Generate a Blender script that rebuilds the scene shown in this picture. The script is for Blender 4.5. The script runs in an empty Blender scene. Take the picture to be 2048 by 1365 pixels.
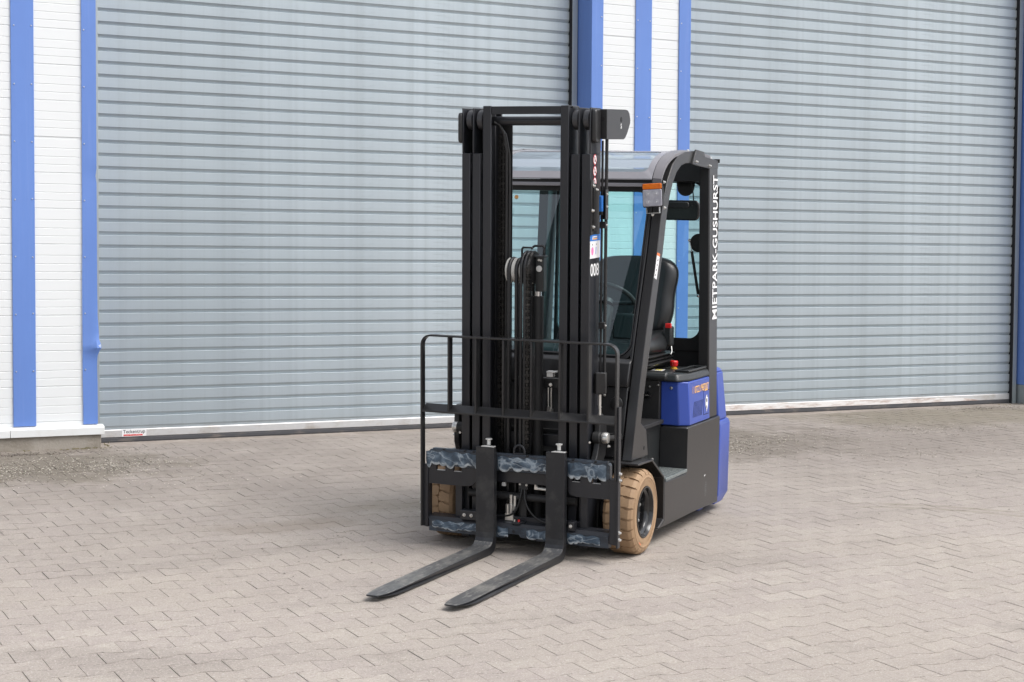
import bpy, bmesh, math, random
from math import sin, cos, pi, radians, sqrt, atan2, hypot
from mathutils import Vector, Matrix
random.seed(7)
SC = bpy.context.scene
COL = SC.collection

# ------------------------------------------------------------------ camera, sky, sun, exposure
cam_d = bpy.data.cameras.new('camera')
cam_d.sensor_width = 36.0
cam_d.lens = 58.26
cam_d.clip_start = 0.05
cam_d.clip_end = 2000
cam = bpy.data.objects.new('camera', cam_d)
COL.objects.link(cam)
FW = Vector((0.457869, 0.887769, -0.047133))
RT = Vector((0.888876, -0.458105, 0.006303))
UP = Vector((0.015996, 0.044781, 0.998869))
cam.matrix_world = Matrix(((RT.x, UP.x, -FW.x, 0.0), (RT.y, UP.y, -FW.y, -12.24749),
                           (RT.z, UP.z, -FW.z, 1.346167), (0, 0, 0, 1)))
SC.camera = cam

world = bpy.data.worlds.new('World')
SC.world = world
world.use_nodes = True
wt = world.node_tree
wt.nodes.clear()
SUN_EL, SUN_AZ = radians(58), radians(136)      # azimuth clockwise from +Y: behind the camera, to its right
sky = wt.nodes.new('ShaderNodeTexSky')
sky.sky_type = 'NISHITA'
sky.sun_disc = False
sky.sun_elevation = SUN_EL
sky.sun_rotation = SUN_AZ
sky.air_density = 1.0
sky.dust_density = 4.0
hs = wt.nodes.new('ShaderNodeHueSaturation')     # overcast: the cloud cover greys the sky
hs.inputs['Saturation'].default_value = 0.32
wbg = wt.nodes.new('ShaderNodeBackground')
wbg.inputs['Strength'].default_value = 0.15
wout = wt.nodes.new('ShaderNodeOutputWorld')
wt.links.new(sky.outputs[0], hs.inputs['Color'])
wt.links.new(hs.outputs[0], wbg.inputs['Color'])
wt.links.new(wbg.outputs[0], wout.inputs['Surface'])

sun_d = bpy.data.lights.new('sun', 'SUN')
sun_d.energy = 0.85
sun_d.angle = radians(34)
sun_d.color = (1.0, 0.975, 0.95)
sun = bpy.data.objects.new('sun', sun_d)
COL.objects.link(sun)
sdir = Vector((sin(SUN_AZ) * cos(SUN_EL), cos(SUN_AZ) * cos(SUN_EL), sin(SUN_EL)))
sun.rotation_euler = sdir.to_track_quat('Z', 'Y').to_euler()
sun.location = sdir * 30

SC.view_settings.view_transform = 'Standard'
SC.view_settings.look = 'None'
SC.view_settings.exposure = 0.79
SC.view_settings.gamma = 1.0
SC.view_settings.use_curve_mapping = False

# ------------------------------------------------------------------ helpers
class MB:
    """collects shapes into one mesh"""
    def __init__(s, M=None):
        s.v, s.f, s.M = [], [], M
    def add(s, vs, fs):
        b = len(s.v)
        s.v += [(s.M @ Vector(p)) if s.M is not None else Vector(p) for p in vs]
        s.f += [tuple(i + b for i in f) for f in fs]
        return s
    def box(s, x0, x1, y0, y1, z0, z1):
        return s.add([(x, y, z) for x in (x0, x1) for y in (y0, y1) for z in (z0, z1)],
                     [(0, 1, 3, 2), (4, 6, 7, 5), (0, 4, 5, 1), (2, 3, 7, 6), (0, 2, 6, 4), (1, 5, 7, 3)])
    def hexa(s, bot, top):
        """bot, top: four points each, same winding"""
        return s.add(list(bot) + list(top), [(3, 2, 1, 0), (4, 5, 6, 7)] +
                     [(i, (i + 1) % 4, 4 + (i + 1) % 4, 4 + i) for i in range(4)])
    def prism(s, poly, a0, a1, axis='x', poly2=None):
        n = len(poly)
        def P(p, a):
            return {'x': (a, p[0], p[1]), 'y': (p[0], a, p[1]), 'z': (p[0], p[1], a)}[axis]
        q = poly2 or poly
        vs = [P(p, a0) for p in poly] + [P(p, a1) for p in q]
        return s.add(vs, [tuple(range(n))[::-1], tuple(range(n, 2 * n))] +
                     [(i, (i + 1) % n, n + (i + 1) % n, n + i) for i in range(n)])
    def cyl(s, p0, p1, r, n=16, r1=None, caps=True):
        p0, p1 = Vector(p0), Vector(p1)
        d = (p1 - p0).normalized()
        a = d.orthogonal().normalized(); b = d.cross(a)
        r1 = r if r1 is None else r1
        vs = [p0 + (a * cos(2*pi*i/n) + b * sin(2*pi*i/n)) * r for i in range(n)]
        vs += [p1 + (a * cos(2*pi*i/n) + b * sin(2*pi*i/n)) * r1 for i in range(n)]
        fs = [(i, (i + 1) % n, n + (i + 1) % n, n + i) for i in range(n)]
        if caps:
            fs += [tuple(range(n))[::-1], tuple(range(n, 2 * n))]
        return s.add(vs, fs)
    def lathe(s, prof, c, axis='x', n=32, closed=False):
        """prof: (radius, offset along axis)"""
        c = Vector(c); m = len(prof); vs = []
        for i in range(n):
            t = 2 * pi * i / n
            for r, a in prof:
                d = {'x': (a, r * cos(t), r * sin(t)), 'y': (r * cos(t), a, r * sin(t)), 'z': (r * cos(t), r * sin(t), a)}[axis]
                vs.append(c + Vector(d))
        fs = []
        for i in range(n):
            j = (i + 1) % n
            for k in range(m if closed else m - 1):
                l = (k + 1) % m
                fs.append((i*m + k, j*m + k, j*m + l, i*m + l))
        return s.add(vs, fs)
    def tube(s, pts, r, n=8, caps=True):
        pts = [Vector(p) for p in pts]
        m = len(pts); vs = []
        t = (pts[1] - pts[0]).normalized()
        a = t.orthogonal().normalized()
        for i, p in enumerate(pts):
            if i == 0: t = pts[1] - pts[0]
            elif i == m - 1: t = pts[-1] - pts[-2]
            else: t = (pts[i+1] - p).normalized() + (p - pts[i-1]).normalized()
            t = t.normalized()
            a = (a - t * a.dot(t)).normalized(); b = t.cross(a)
            vs += [p + (a * cos(2*pi*k/n) + b * sin(2*pi*k/n)) * r for k in range(n)]
        fs = [(i*n + k, i*n + (k+1) % n, (i+1)*n + (k+1) % n, (i+1)*n + k) for i in range(m-1) for k in range(n)]
        if caps:
            fs += [tuple(range(n))[::-1], tuple(range((m-1)*n, m*n))]
        return s.add(vs, fs)
    def ring(s, inner, outer, thick, nv):
        """inner, outer: equal lists of points; extruded by thick along nv"""
        n = len(inner); nv = Vector(nv) * thick
        vs = [Vector(p) for p in inner] + [Vector(p) for p in outer]
        vs += [p + nv for p in vs]
        fs = []
        for i in range(n):
            j = (i + 1) % n
            fs += [(i, j, n+j, n+i), (2*n+i, 3*n+i, 3*n+j, 2*n+j), (i, 2*n+i, 2*n+j, j), (n+i, n+j, 3*n+j, 3*n+i)]
        return s.add(vs, fs)
    def mesh(s, name, mats=(), smooth=None, recalc=True):
        me = bpy.data.meshes.new(name)
        me.from_pydata([tuple(p) for p in s.v], [], s.f)
        if recalc:
            bm = bmesh.new(); bm.from_mesh(me)
            bmesh.ops.recalc_face_normals(bm, faces=bm.faces)
            bm.to_mesh(me); bm.free()
        for m in (mats if isinstance(mats, (list, tuple)) else [mats]):
            me.materials.append(m)
        if smooth:
            for p in me.polygons: p.use_smooth = True
            me.set_sharp_from_angle(angle=radians(smooth))
        return me
    def build(s, name, mat, parent=None, bevel=0, seg=2, smooth=None, rot=None, label=None, kind=None):
        me = s.mesh(name, mat, smooth or (32 if bevel else None))
        o = bpy.data.objects.new(name, me)
        COL.objects.link(o)
        if parent is not None: o.parent = parent
        if rot: o.rotation_euler = rot
        if bevel:
            b = o.modifiers.new('bevel', 'BEVEL')
            b.width = bevel; b.segments = seg; b.limit_method = 'ANGLE'; b.angle_limit = radians(32)
            b.harden_normals = False
        if label: o['label'] = label
        if kind: o['kind'] = kind
        return o

def empty(name, parent=None):
    o = bpy.data.objects.new(name, None); COL.objects.link(o)
    if parent is not None: o.parent = parent
    return o
def tag(o, label, cat=None, group=None):
    o['label'] = label
    if cat: o['category'] = cat
    if group: o['group'] = group
    return o
def inst(src, name, parent, loc=(0, 0, 0), rot=(0, 0, 0), mesh=None):
    o = bpy.data.objects.new(name, mesh or src.data); COL.objects.link(o)
    o.parent = parent; o.location = loc; o.rotation_euler = rot
    if src is not None:
        for m in src.modifiers:
            if m.type == 'BEVEL':
                b = o.modifiers.new('bevel', 'BEVEL')
                b.width = m.width; b.segments = m.segments; b.limit_method = 'ANGLE'; b.angle_limit = m.angle_limit
    return o
def arc(cx, cy, r, a0, a1, n):
    return [(cx + r*cos(radians(a0 + (a1-a0)*i/n)), cy + r*sin(radians(a0 + (a1-a0)*i/n))) for i in range(n + 1)]
def rrect(x0, x1, y0, y1, r, n=6, m=1):
    """rounded rectangle, counter-clockwise, n arc steps, m steps per side"""
    cs = [(x1-r, y0+r, -90), (x1-r, y1-r, 0), (x0+r, y1-r, 90), (x0+r, y0+r, 180)]
    pts = []
    for i, (cx, cy, a) in enumerate(cs):
        A = arc(cx, cy, r, a, a + 90, n)
        pts += A
        nx = cs[(i+1) % 4]; B = arc(nx[0], nx[1], r, nx[2], nx[2]+90, 1)[0]
        e = A[-1]
        for k in range(1, m):
            pts.append((e[0] + (B[0]-e[0])*k/m, e[1] + (B[1]-e[1])*k/m))
    return pts

# ------------------------------------------------------------------ materials
def mat(name, color, rough=0.5, metal=0.0, spec=0.5, noise=None, bump=None, rvar=0.0):
    """noise: list of (scale(3), color2, lo, hi, amount) layers; bump: (scale, strength, distance)"""
    m = bpy.data.materials.new(name); m.use_nodes = True
    nt = m.node_tree; bs = nt.nodes['Principled BSDF']
    bs.inputs['Base Color'].default_value = (*color, 1)
    bs.inputs['Roughness'].default_value = rough
    bs.inputs['Metallic'].default_value = metal
    bs.inputs['Specular IOR Level'].default_value = spec
    tc = nt.nodes.new('ShaderNodeTexCoord')
    last = None
    for (sc, c2, lo, hi, amt) in (noise or []):
        mp = nt.nodes.new('ShaderNodeMapping'); mp.inputs['Scale'].default_value = sc
        nt.links.new(tc.outputs['Object'], mp.inputs[0])
        nz = nt.nodes.new('ShaderNodeTexNoise'); nz.inputs['Scale'].default_value = 1.0
        nz.inputs['Detail'].default_value = 6; nz.inputs['Roughness'].default_value = 0.62
        nt.links.new(mp.outputs[0], nz.inputs['Vector'])
        mr = nt.nodes.new('ShaderNodeMapRange')
        mr.inputs['From Min'].default_value = lo; mr.inputs['From Max'].default_value = hi
        mr.inputs['To Max'].default_value = amt
        nt.links.new(nz.outputs['Fac'], mr.inputs['Value'])
        mx = nt.nodes.new('ShaderNodeMix'); mx.data_type = 'RGBA'
        if last is None: mx.inputs['A'].default_value = (*color, 1)
        else: nt.links.new(last, mx.inputs['A'])
        mx.inputs['B'].default_value = (*c2, 1)
        nt.links.new(mr.outputs[0], mx.inputs['Factor'])
        last = mx.outputs['Result']
    if last is not None: nt.links.new(last, bs.inputs['Base Color'])
    if bump:
        nz = nt.nodes.new('ShaderNodeTexNoise'); nz.inputs['Scale'].default_value = bump[0]
        nz.inputs['Detail'].default_value = 4
        nt.links.new(tc.outputs['Object'], nz.inputs['Vector'])
        bp = nt.nodes.new('ShaderNodeBump'); bp.inputs['Strength'].default_value = bump[1]
        bp.inputs['Distance'].default_value = bump[2]
        nt.links.new(nz.outputs['Fac'], bp.inputs['Height']); nt.links.new(bp.outputs[0], bs.inputs['Normal'])
        if rvar:
            mr = nt.nodes.new('ShaderNodeMapRange')
            mr.inputs['To Min'].default_value = rough - rvar; mr.inputs['To Max'].default_value = rough + rvar
            nt.links.new(nz.outputs['Fac'], mr.inputs['Value']); nt.links.new(mr.outputs[0], bs.inputs['Roughness'])
    return m

M = {}
M['white_panel'] = mat('white_panel', (.735, .755, .76), .42, noise=[((1.5, 1.5, .5), (.69, .71, .715), .45, .8, .5), ((60, 60, 1.2), (.66, .66, .62), .62, .8, .3)])
M['blue_trim'] = mat('blue_trim', (.128, .240, .590), .38, noise=[((3, 3, .8), (.115, .212, .53), .4, .75, .8), ((40, 40, 1.0), (.20, .30, .62), .55, .8, .4)], bump=(7, .10, .01))
M['sill'] = mat('sill', (.72, .735, .735), .35, noise=[((8, 8, 8), (.6, .59, .55), .52, .75, .5)])
M['concrete'] = mat('concrete', (.33, .30, .26), .9, noise=[((3, 3, 6), (.17, .145, .11), .45, .7, .9), ((60, 60, 60), (.42, .39, .35), .55, .75, .6)], bump=(60, .5, .006))
M['slat'] = mat('slat', (.385, .437, .470), .38, .35,
                noise=[((.55, 1, .05), (.465, .525, .56), .42, .62, .8), ((9, 1, .7), (.335, .375, .402), .48, .75, .7),  # first layer: wide pale bands, reflections painted into the colour
                       ((45, 1, 1.5), (.45, .49, .51), .55, .8, .4), ((3, 3, 24), (.27, .30, .32), .60, .78, .7)], bump=(14, .06, .004), rvar=.08)
M['slat_plain'] = M['slat']
M['bottom_bar'] = mat('bottom_bar', (.60, .60, .60), .4, .4, noise=[((5, 1, 9), (.42, .38, .34), .5, .72, .8), ((26, 1, 40), (.72, .71, .70), .52, .8, .6)])
M['rubber_seal'] = mat('rubber_seal', (.055, .055, .06), .75, noise=[((6, 1, 30), (.20, .17, .14), .52, .75, .7)])
M['guide'] = mat('guide', (.40, .44, .45), .4, .5, noise=[((20, 20, 1.5), (.30, .33, .34), .45, .75, .7)])
M['dark_gap'] = mat('dark_gap', (.012, .012, .014), .8)
M['screw'] = mat('screw', (.62, .63, .66), .3, .8)
M['dent'] = mat('dent', (.55, .62, .72), .4)
M['lettering'] = mat('lettering', (.02, .02, .022), .5)
M['plate_white'] = mat('plate_white', (.78, .78, .78), .35)
M['plate_red'] = mat('plate_red', (.62, .04, .04), .4)
M['hall_grey'] = mat('hall_grey', (.3, .3, .3), .8)

def paver_material():
    m = bpy.data.materials.new('paver_concrete'); m.use_nodes = True
    nt = m.node_tree; bs = nt.nodes['Principled BSDF']; L = nt.links
    geo = nt.nodes.new('ShaderNodeNewGeometry')
    at = nt.nodes.new('ShaderNodeAttribute'); at.attribute_name = 'tone'
    def noise(scale, detail=5, rough=.6, sc=None):
        n = nt.nodes.new('ShaderNodeTexNoise'); n.inputs['Scale'].default_value = scale
        n.inputs['Detail'].default_value = detail; n.inputs['Roughness'].default_value = rough
        if sc:
            mp = nt.nodes.new('ShaderNodeMapping'); mp.inputs['Scale'].default_value = sc
            L.new(geo.outputs['Position'], mp.inputs[0]); L.new(mp.outputs[0], n.inputs['Vector'])
        else: L.new(geo.outputs['Position'], n.inputs['Vector'])
        return n.outputs['Fac']
    def rng(v, a, b, c=0., d=1.):
        r = nt.nodes.new('ShaderNodeMapRange')
        for k, x in zip(('From Min', 'From Max', 'To Min', 'To Max'), (a, b, c, d)): r.inputs[k].default_value = x
        L.new(v, r.inputs['Value']); return r.outputs[0]
    def mix(f, a, b):
        x = nt.nodes.new('ShaderNodeMix'); x.data_type = 'RGBA'
        if isinstance(f, float): x.inputs['Factor'].default_value = f
        else: L.new(f, x.inputs['Factor'])
        for k, c in (('A', a), ('B', b)):
            if isinstance(c, tuple): x.inputs[k].default_value = (*c, 1)
            else: L.new(c, x.inputs[k])
        return x.outputs['Result']
    def mul(a, b):
        x = nt.nodes.new('ShaderNodeMath'); x.operation = 'MULTIPLY'
        for i, c in enumerate((a, b)):
            if isinstance(c, float): x.inputs[i].default_value = c
            else: L.new(c, x.inputs[i])
        return x.outputs[0]
    base = mix(at.outputs['Fac'], (.318, .280, .254), (.372, .334, .295))
    base = mix(rng(noise(7, 4), .42, .68, 0, .6), base, (.325, .283, .260))       # pinkish clouding
    base = mix(rng(noise(13, 5, .7), .50, .70, 0, .5), base, (.415, .375, .325))     # pale worn patches
    base = mix(rng(noise(1.1, 4), .47, .66, 0, .6), base, (.300, .268, .238))      # broad wear
    base = mix(rng(noise(.55, 5, .65), .46, .62, 0, .5), base, (.372, .330, .284))     # warmer fields
    base = mix(rng(noise(.9, 6, .7, (1, 2.2, 1)), .52, .68, 0, .6), base, (.235, .208, .184))   # grey film of dirt
    base = mix(rng(noise(120, 3, .9), .54, .70, 0, .9), base, (.58, .54, .49))        # light aggregate
    base = mix(rng(noise(105, 3, .9), .55, .70, 0, .85), base, (.15, .13, .118))      # dark pores
    base = mix(rng(noise(48, 3, .8), .52, .72, 0, .45), base, (.225, .198, .178))
    base = mix(rng(noise(2.7, 6, .7), .60, .74, 0, .5), base, (.20, .18, .16))      # oil and grime
    # tone change towards the hall
    sep = nt.nodes.new('ShaderNodeSeparateXYZ'); L.new(geo.outputs['Position'], sep.inputs[0])
    base = mix(mul(rng(sep.outputs['Y'], -5.6, -2.0, 0, .78), rng(noise(1.6, 5, .7), .3, .6, .35, 1)), base, (.205, .180, .160))   # darker and greyer towards the hall
    # anchors of moss and wet dirt as soft ellipses
    def blob(cx, cy, rx, ry):
        vm = nt.nodes.new('ShaderNodeVectorMath'); vm.operation = 'SUBTRACT'
        L.new(geo.outputs['Position'], vm.inputs[0]); vm.inputs[1].default_value = (cx, cy, 0)
        v2 = nt.nodes.new('ShaderNodeVectorMath'); v2.operation = 'MULTIPLY'
        L.new(vm.outputs[0], v2.inputs[0]); v2.inputs[1].default_value = (1/rx, 1/ry, 0)
        ln = nt.nodes.new('ShaderNodeVectorMath'); ln.operation = 'LENGTH'
        L.new(v2.outputs[0], ln.inputs[0])
        ad = nt.nodes.new('ShaderNodeMath'); ad.operation = 'ADD'
        L.new(ln.outputs['Value'], ad.inputs[0]); L.new(rng(noise(2.3, 6, .7), .3, .7, .45, -.45), ad.inputs[1])
        return rng(ad.outputs[0], .55, 1.15, 1, 0)
    for (cx, cy, rx, ry, col, amt) in [(2.0, -1.0, 1.25, .8, (.125, .108, .082), .72), (7.2, -1.45, 1.35, .95, (.122, .106, .08), .70),
                                       (10.4, -.7, 1.6, .8, (.16, .14, .10), .62), (8.9, -1.9, 2.2, 1.0, (.19, .165, .145), .5),
                                       (4.4, -3.2, .7, .22, (.19, .16, .12), .55), (3.0, -3.6, .5, .18, (.18, .15, .12), .4)]:
        base = mix(mul(blob(cx, cy, rx, ry), amt), base, col)
    # curved tyre track worn into the paving
    vm = nt.nodes.new('ShaderNodeVectorMath'); vm.operation = 'SUBTRACT'
    L.new(geo.outputs['Position'], vm.inputs[0]); vm.inputs[1].default_value = (6.0175, -5.571, 0)
    v2 = nt.nodes.new('ShaderNodeVectorMath'); v2.operation = 'MULTIPLY'; L.new(vm.outputs[0], v2.inputs[0]); v2.inputs[1].default_value = (1, 1, 0)
    ln = nt.nodes.new('ShaderNodeVectorMath'); ln.operation = 'LENGTH'; L.new(v2.outputs[0], ln.inputs[0])
    for rad in (1.434, 1.545):
        sb = nt.nodes.new('ShaderNodeMath'); sb.operation = 'SUBTRACT'; L.new(ln.outputs['Value'], sb.inputs[0]); sb.inputs[1].default_value = rad
        ab = nt.nodes.new('ShaderNodeMath'); ab.operation = 'ABSOLUTE'; L.new(sb.outputs[0], ab.inputs[0])
        sx = nt.nodes.new('ShaderNodeSeparateXYZ'); L.new(vm.outputs[0], sx.inputs[0])
        base = mix(mul(mul(rng(ab.outputs[0], .012, .045, 1, 0), rng(sx.outputs['X'], .25, .8, 0, .55)), rng(noise(9, 5, .7), .35, .6, .3, 1)), base, (.20, .175, .13))
    L.new(base, bs.inputs['Base Color'])
    bs.inputs['Roughness'].default_value = .88
    bs.inputs['Specular IOR Level'].default_value = .3
    bp = nt.nodes.new('ShaderNodeBump'); bp.inputs['Strength'].default_value = .5; bp.inputs['Distance'].default_value = .003
    L.new(noise(260, 3, .7), bp.inputs['Height'])
    bp2 = nt.nodes.new('ShaderNodeBump'); bp2.inputs['Strength'].default_value = .25; bp2.inputs['Distance'].default_value = .008
    L.new(noise(18, 3), bp2.inputs['Height']); L.new(bp.outputs[0], bp2.inputs['Normal'])
    L.new(bp2.outputs[0], bs.inputs['Normal'])
    return m
M['paver'] = paver_material()
M['joint'] = mat('joint_sand', (.25, .215, .185), .95, noise=[((9, 9, 9), (.36, .32, .28), .45, .7, .8), ((2, 2, 2), (.08, .07, .055), .5, .7, .7)], bump=(90, .6, .004))
M['ground'] = mat('ground_asphalt', (.26, .24, .22), .92, noise=[((.3, .3, .3), (.2, .19, .17), .4, .7, .7)], bump=(40, .4, .004))

# ------------------------------------------------------------------ ground: yard rising 3.2 % towards the hall
GY = 0.03223
GA = math.atan(GY)
g = MB()
NX = 24
g.add([(-400, -600, 0), (400, -600, 0), (400, -14.2, 0), (-400, -14.2, 0)], [(0, 1, 2, 3)])
g.add([(-400, -14.2, 0), (-8, -14.2, 0), (-8, 60, 0), (-400, 60, 0)], [(0, 1, 2, 3)])
g.add([(22, -14.2, 0), (400, -14.2, 0), (400, 60, 0), (22, 60, 0)], [(0, 1, 2, 3)])
g.add([(-8, .25, 0), (22, .25, 0), (22, 60, 0), (-8, 60, 0)], [(0, 1, 2, 3)])
ground = g.build('ground', M['ground'], rot=(GA, 0, 0))
ground['kind'] = 'structure'
pavement = MB().add([(-8, -14.2, -.0052), (22, -14.2, -.0052), (22, .25, -.0052), (-8, .25, -.0052)], [(0, 1, 2, 3)]).build('pavement', M['joint'], rot=(GA, 0, 0))
pavement['kind'] = 'structure'

PX, PY = .2070, .1408
def paver_geo(rng_, tone, dz=0., tx=0., ty=0.):
    """bone-shaped block: wide ends, narrow waist, wavy long edges; origin at the middle of its left end joint"""
    j = .0019 + rng_.random() ** 2 * .0024      # half joint on the long edges
    e = .0002 + rng_.random() ** 2 * .0014
    L_ = PX
    # u along x 0..L_, wave: +a near ends, -a in the middle
    a = .0125
    up = [(e, a), (.040, a*1.05), (.058, -a*.55), (.078, -a), (.125, -a*.95), (.150, -a*.15), (.172, a*.95), (L_-e, a)]
    h = PY / 2
    top = [(u, h + w - j) for u, w in up]
    bot = [(u, -h - w + j) for u, w in [(e, a), (.030, a), (.055, a*.2), (.082, -a), (.128, -a), (.148, a*.45), (.166, a*1.05), (L_-e, a)]]
    ring = bot + top[::-1]
    c = (L_/2, 0)
    def z(u, v): return dz + tx * (u - c[0]) + ty * v
    ins = .0028
    inner = []
    for (u, v) in ring:
        inner.append((u + (ins*.45 if u < .01 else (-ins*.45 if u > L_-.01 else 0)), v - ins*.55 if v > 0 else v + ins*.55))
    n = len(ring)
    vs = [(u, v, z(u, v)) for u, v in inner] + [(u, v, z(u, v) - .0045) for u, v in ring]
    fs = [tuple(range(n))] + [(n + i, n + (i+1) % n, (i+1) % n, i) for i in range(n)]
    return vs, fs

# which blocks the camera sees largest: nearest to it and inside the frame
CAMP = Vector((0, -12.24749, 1.346167))
def in_view(p, mg=0.0):
    v = Vector(p) - CAMP
    zc = v.dot(FW)
    if zc < .1: return None
    x = 1024 + 3314.3 * v.dot(RT) / zc; y = 682.5 - 3314.3 * v.dot(UP) / zc
    return (x, y, zc) if (-mg <= x <= 2048 + mg and -mg <= y <= 1365 + mg) else None
rp = random.Random(11)
blocks = []
for r in range(-2, 101):
    yc = -.02 - PY * r - .0105
    if yc < -14.1 or yc > .1: continue
    off = 1.2935 if (r % 2 == 0) else 1.2935 + PX/2
    k0 = int((-8 - off) / PX); k1 = int((22 - off) / PX)
    for k in range(k0, k1):
        blocks.append((off + k * PX, yc))
# phase: a short joint starts at y=-4.970 for rows whose joints lie at x=1.2935
SHIFT = -4.970 - (-.02 - PY * 34 - .0105 + PY/2 + .0112)
blocks = [(x, y + SHIFT) for x, y in blocks]
vis = []
for i, (x, y) in enumerate(blocks):
    c = in_view((x + PX/2, y, y * GY))
    if c and y < -.2: vis.append((c[2], i))
vis.sort()
single = set(i for _, i in vis[:300])
variants = []
for k in range(16):
    t = rp.random()
    vs, fs = paver_geo(rp, t, rp.uniform(-.0009, .0009), rp.uniform(-.005, .005), rp.uniform(-.007, .007))
    me = bpy.data.meshes.new('paver'); me.from_pydata(vs, [], fs); me.materials.append(M['paver'])
    at = me.attributes.new('tone', 'FLOAT', 'POINT')
    at.data.foreach_set('value', [t] * len(vs))
    variants.append(me)
V, F, TN = [], [], []
for i, (x, y) in enumerate(blocks):
    if y > .22: continue
    if i in single:
        o = bpy.data.objects.new('paver', variants[rp.randrange(16)])
        COL.objects.link(o); o.parent = pavement; o.location = (x, y, 0)
    else:
        t = rp.random()
        if rp.random() < .03: t = rp.choice((-.3, 1.2))
        vs, fs = paver_geo(rp, t, rp.uniform(-.0009, .0009), rp.uniform(-.005, .005), rp.uniform(-.007, .007))
        b = len(V)
        V += [(p[0] + x, p[1] + y, p[2]) for p in vs]; F += [tuple(q + b for q in f) for f in fs]; TN += [t] * len(vs)
me = bpy.data.meshes.new('paver_field'); me.from_pydata(V, [], F); me.materials.append(M['paver'])
me.attributes.new('tone', 'FLOAT', 'POINT').data.foreach_set('value', TN)
o = bpy.data.objects.new('paver_field', me); COL.objects.link(o); o.parent = pavement; o['kind'] = 'stuff'

# ------------------------------------------------------------------ hall with two roller shutters
hall = empty('warehouse')
tag(hall, 'white clad industrial hall with blue vertical trims and two grey roller shutters', 'building')
WY = -.25      # face of the cladding
HTOP = 5.4

def wall_panel(x0, x1, z0, z1, phase):
    """horizontal micro-ribbed sandwich panel; ribs every 254 mm in a 78/60/55/60 rhythm"""
    prof = [(WY, z0)]
    z = phase
    while z > z0: z -= .2537
    while z < z1 + .3:
        for k, dz in enumerate((0, .0575, .1135, .1735)):
            zz = z + dz
            if z0 + .012 < zz < z1 - .012:
                d = .0038 if k == 0 else .0024
                w = .0045 if k == 0 else .0035
                prof += [(WY, zz - w), (WY + d, zz - w*.4), (WY + d, zz + w*.2), (WY, zz + w)]
        z += .2537
    prof += [(WY, z1), (WY + .06, z1), (WY + .06, z0)]
    mb = MB().prism(prof, x0, x1, 'x')
    return mb.build('wall_panel', M['white_panel'], hall)
def trim(x0, x1, z0, z1, screws, name='corner_trim', reveal=None):
    mb = MB()
    if reveal is None:
        mb.box(x0, x1, WY - .012, WY - .0003, z0, z1)
    elif reveal == 'left':       # wraps round the left-facing return of the opening
        mb.box(x0, x1, WY - .012, WY - .0003, z0, z1)
        mb.box(x0, x0 + .012, WY - .0003, .03, z0, z1)
    else:
        mb.box(x0, x1, WY - .012, WY - .0003, z0, z1)
        mb.box(x1 - .012, x1, WY - .0003, .03, z0, z1)
    o = mb.build(name, M['blue_trim'], hall, bevel=.002)
    for x in screws:
        for k in range(13):
            z = 4.6 - .4045 * k + .0 - .0
            z = 2.986 + .4045 * 5 - .4045 * k
            if z < z0 + .03 or z > z1: continue
            s = bpy.data.objects.new('screw', SCREW); COL.objects.link(s); s.parent = o
            s.location = (x, WY - .012, z + random.uniform(-.004, .004))
    return o
SCREW = MB().lathe([(0, -.0045), (.004, -.004), (.006, 0)], (0, 0, 0), 'y', 8).mesh('screw', M['screw'], 40)

trims = []
# left pier
wall_panel(-8.0, 2.30, .158, 2.2035, .9506)
wall_panel(-8.0, 2.30, 2.2217, 4.2, 2.4765)
wall_panel(2.30, 2.79, .158, 2.2035, .9506)
wall_panel(2.30, 2.79, 2.2217, 4.2, 2.4765)
trim(2.222, 2.380, .165, HTOP, (2.244, 2.363))
trim(1.20, 1.36, .165, HTOP, (1.22, 1.34)); trim(.2, .36, .165, HTOP, (.22, .34))
# trim along the door edge: bent outward where something drove into it
def bent_trim():
    zs = [.165, .30, .45, .56, .62, .66, .69, .715, .74, .78, .84, .95, 1.2, 1.5, 1.9, 1.95, 2.0, 2.1, 2.6, 3.2, HTOP]
    def dev(z):
        a = .022 * math.exp(-((z - .72) / .035) ** 2) + .010 * math.exp(-((z - .80) / .12) ** 2) - .004 * math.exp(-((z - .6) / .1) ** 2)
        a += -.007 * math.exp(-((z - 1.95) / .03) ** 2)
        return a
    V, F = [], []
    for z in zs:
        d = dev(z)
        lx = 2.713 - .012 * math.exp(-((z - .7) / .5) ** 2) * 0 + (-.004 if .3 < z < 1.3 else 0)
        V += [(lx, WY - .012 - d*.2, z), (2.765, WY - .012 - d * .5, z), (2.795 + d*.5, WY - .012 - d*1.1, z), (2.816 + d, WY - .012 - d*.4, z),
              (2.816 + d*.6, WY + .05, z), (2.816, .03, z), (2.80, .03, z), (2.80, WY + .0, z), (2.713, WY, z)]
    n = 9
    for i in range(len(zs) - 1):
        for k in range(n):
            F.append((i*n + k, i*n + (k+1) % n, (i+1)*n + (k+1) % n, (i+1)*n + k))
    F += [tuple(range(n))[::-1], tuple(range((len(zs)-1)*n, len(zs)*n))]
    o = MB().add(V, F).build('corner_trim', M['blue_trim'], hall, smooth=25, label='blue door edge trim, dented low down where something hit it')
    for k in range(13):
        z = 2.986 + .4045 * 5 - .4045 * k
        if .2 < z < HTOP:
            s = bpy.data.objects.new('screw', SCREW); COL.objects.link(s); s.parent = o
            s.location = (2.729, WY - .013, z)
    return o
bt = bent_trim()
MB().add([(2.800, WY - .029, .700), (2.834, WY - .0285, .716), (2.836, WY - .028, .742), (2.819, WY - .033, .732), (2.806, WY - .032, .742)],
         [(0, 1, 2, 3, 4)]).build('scuff', M['dent'], bt)
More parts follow.
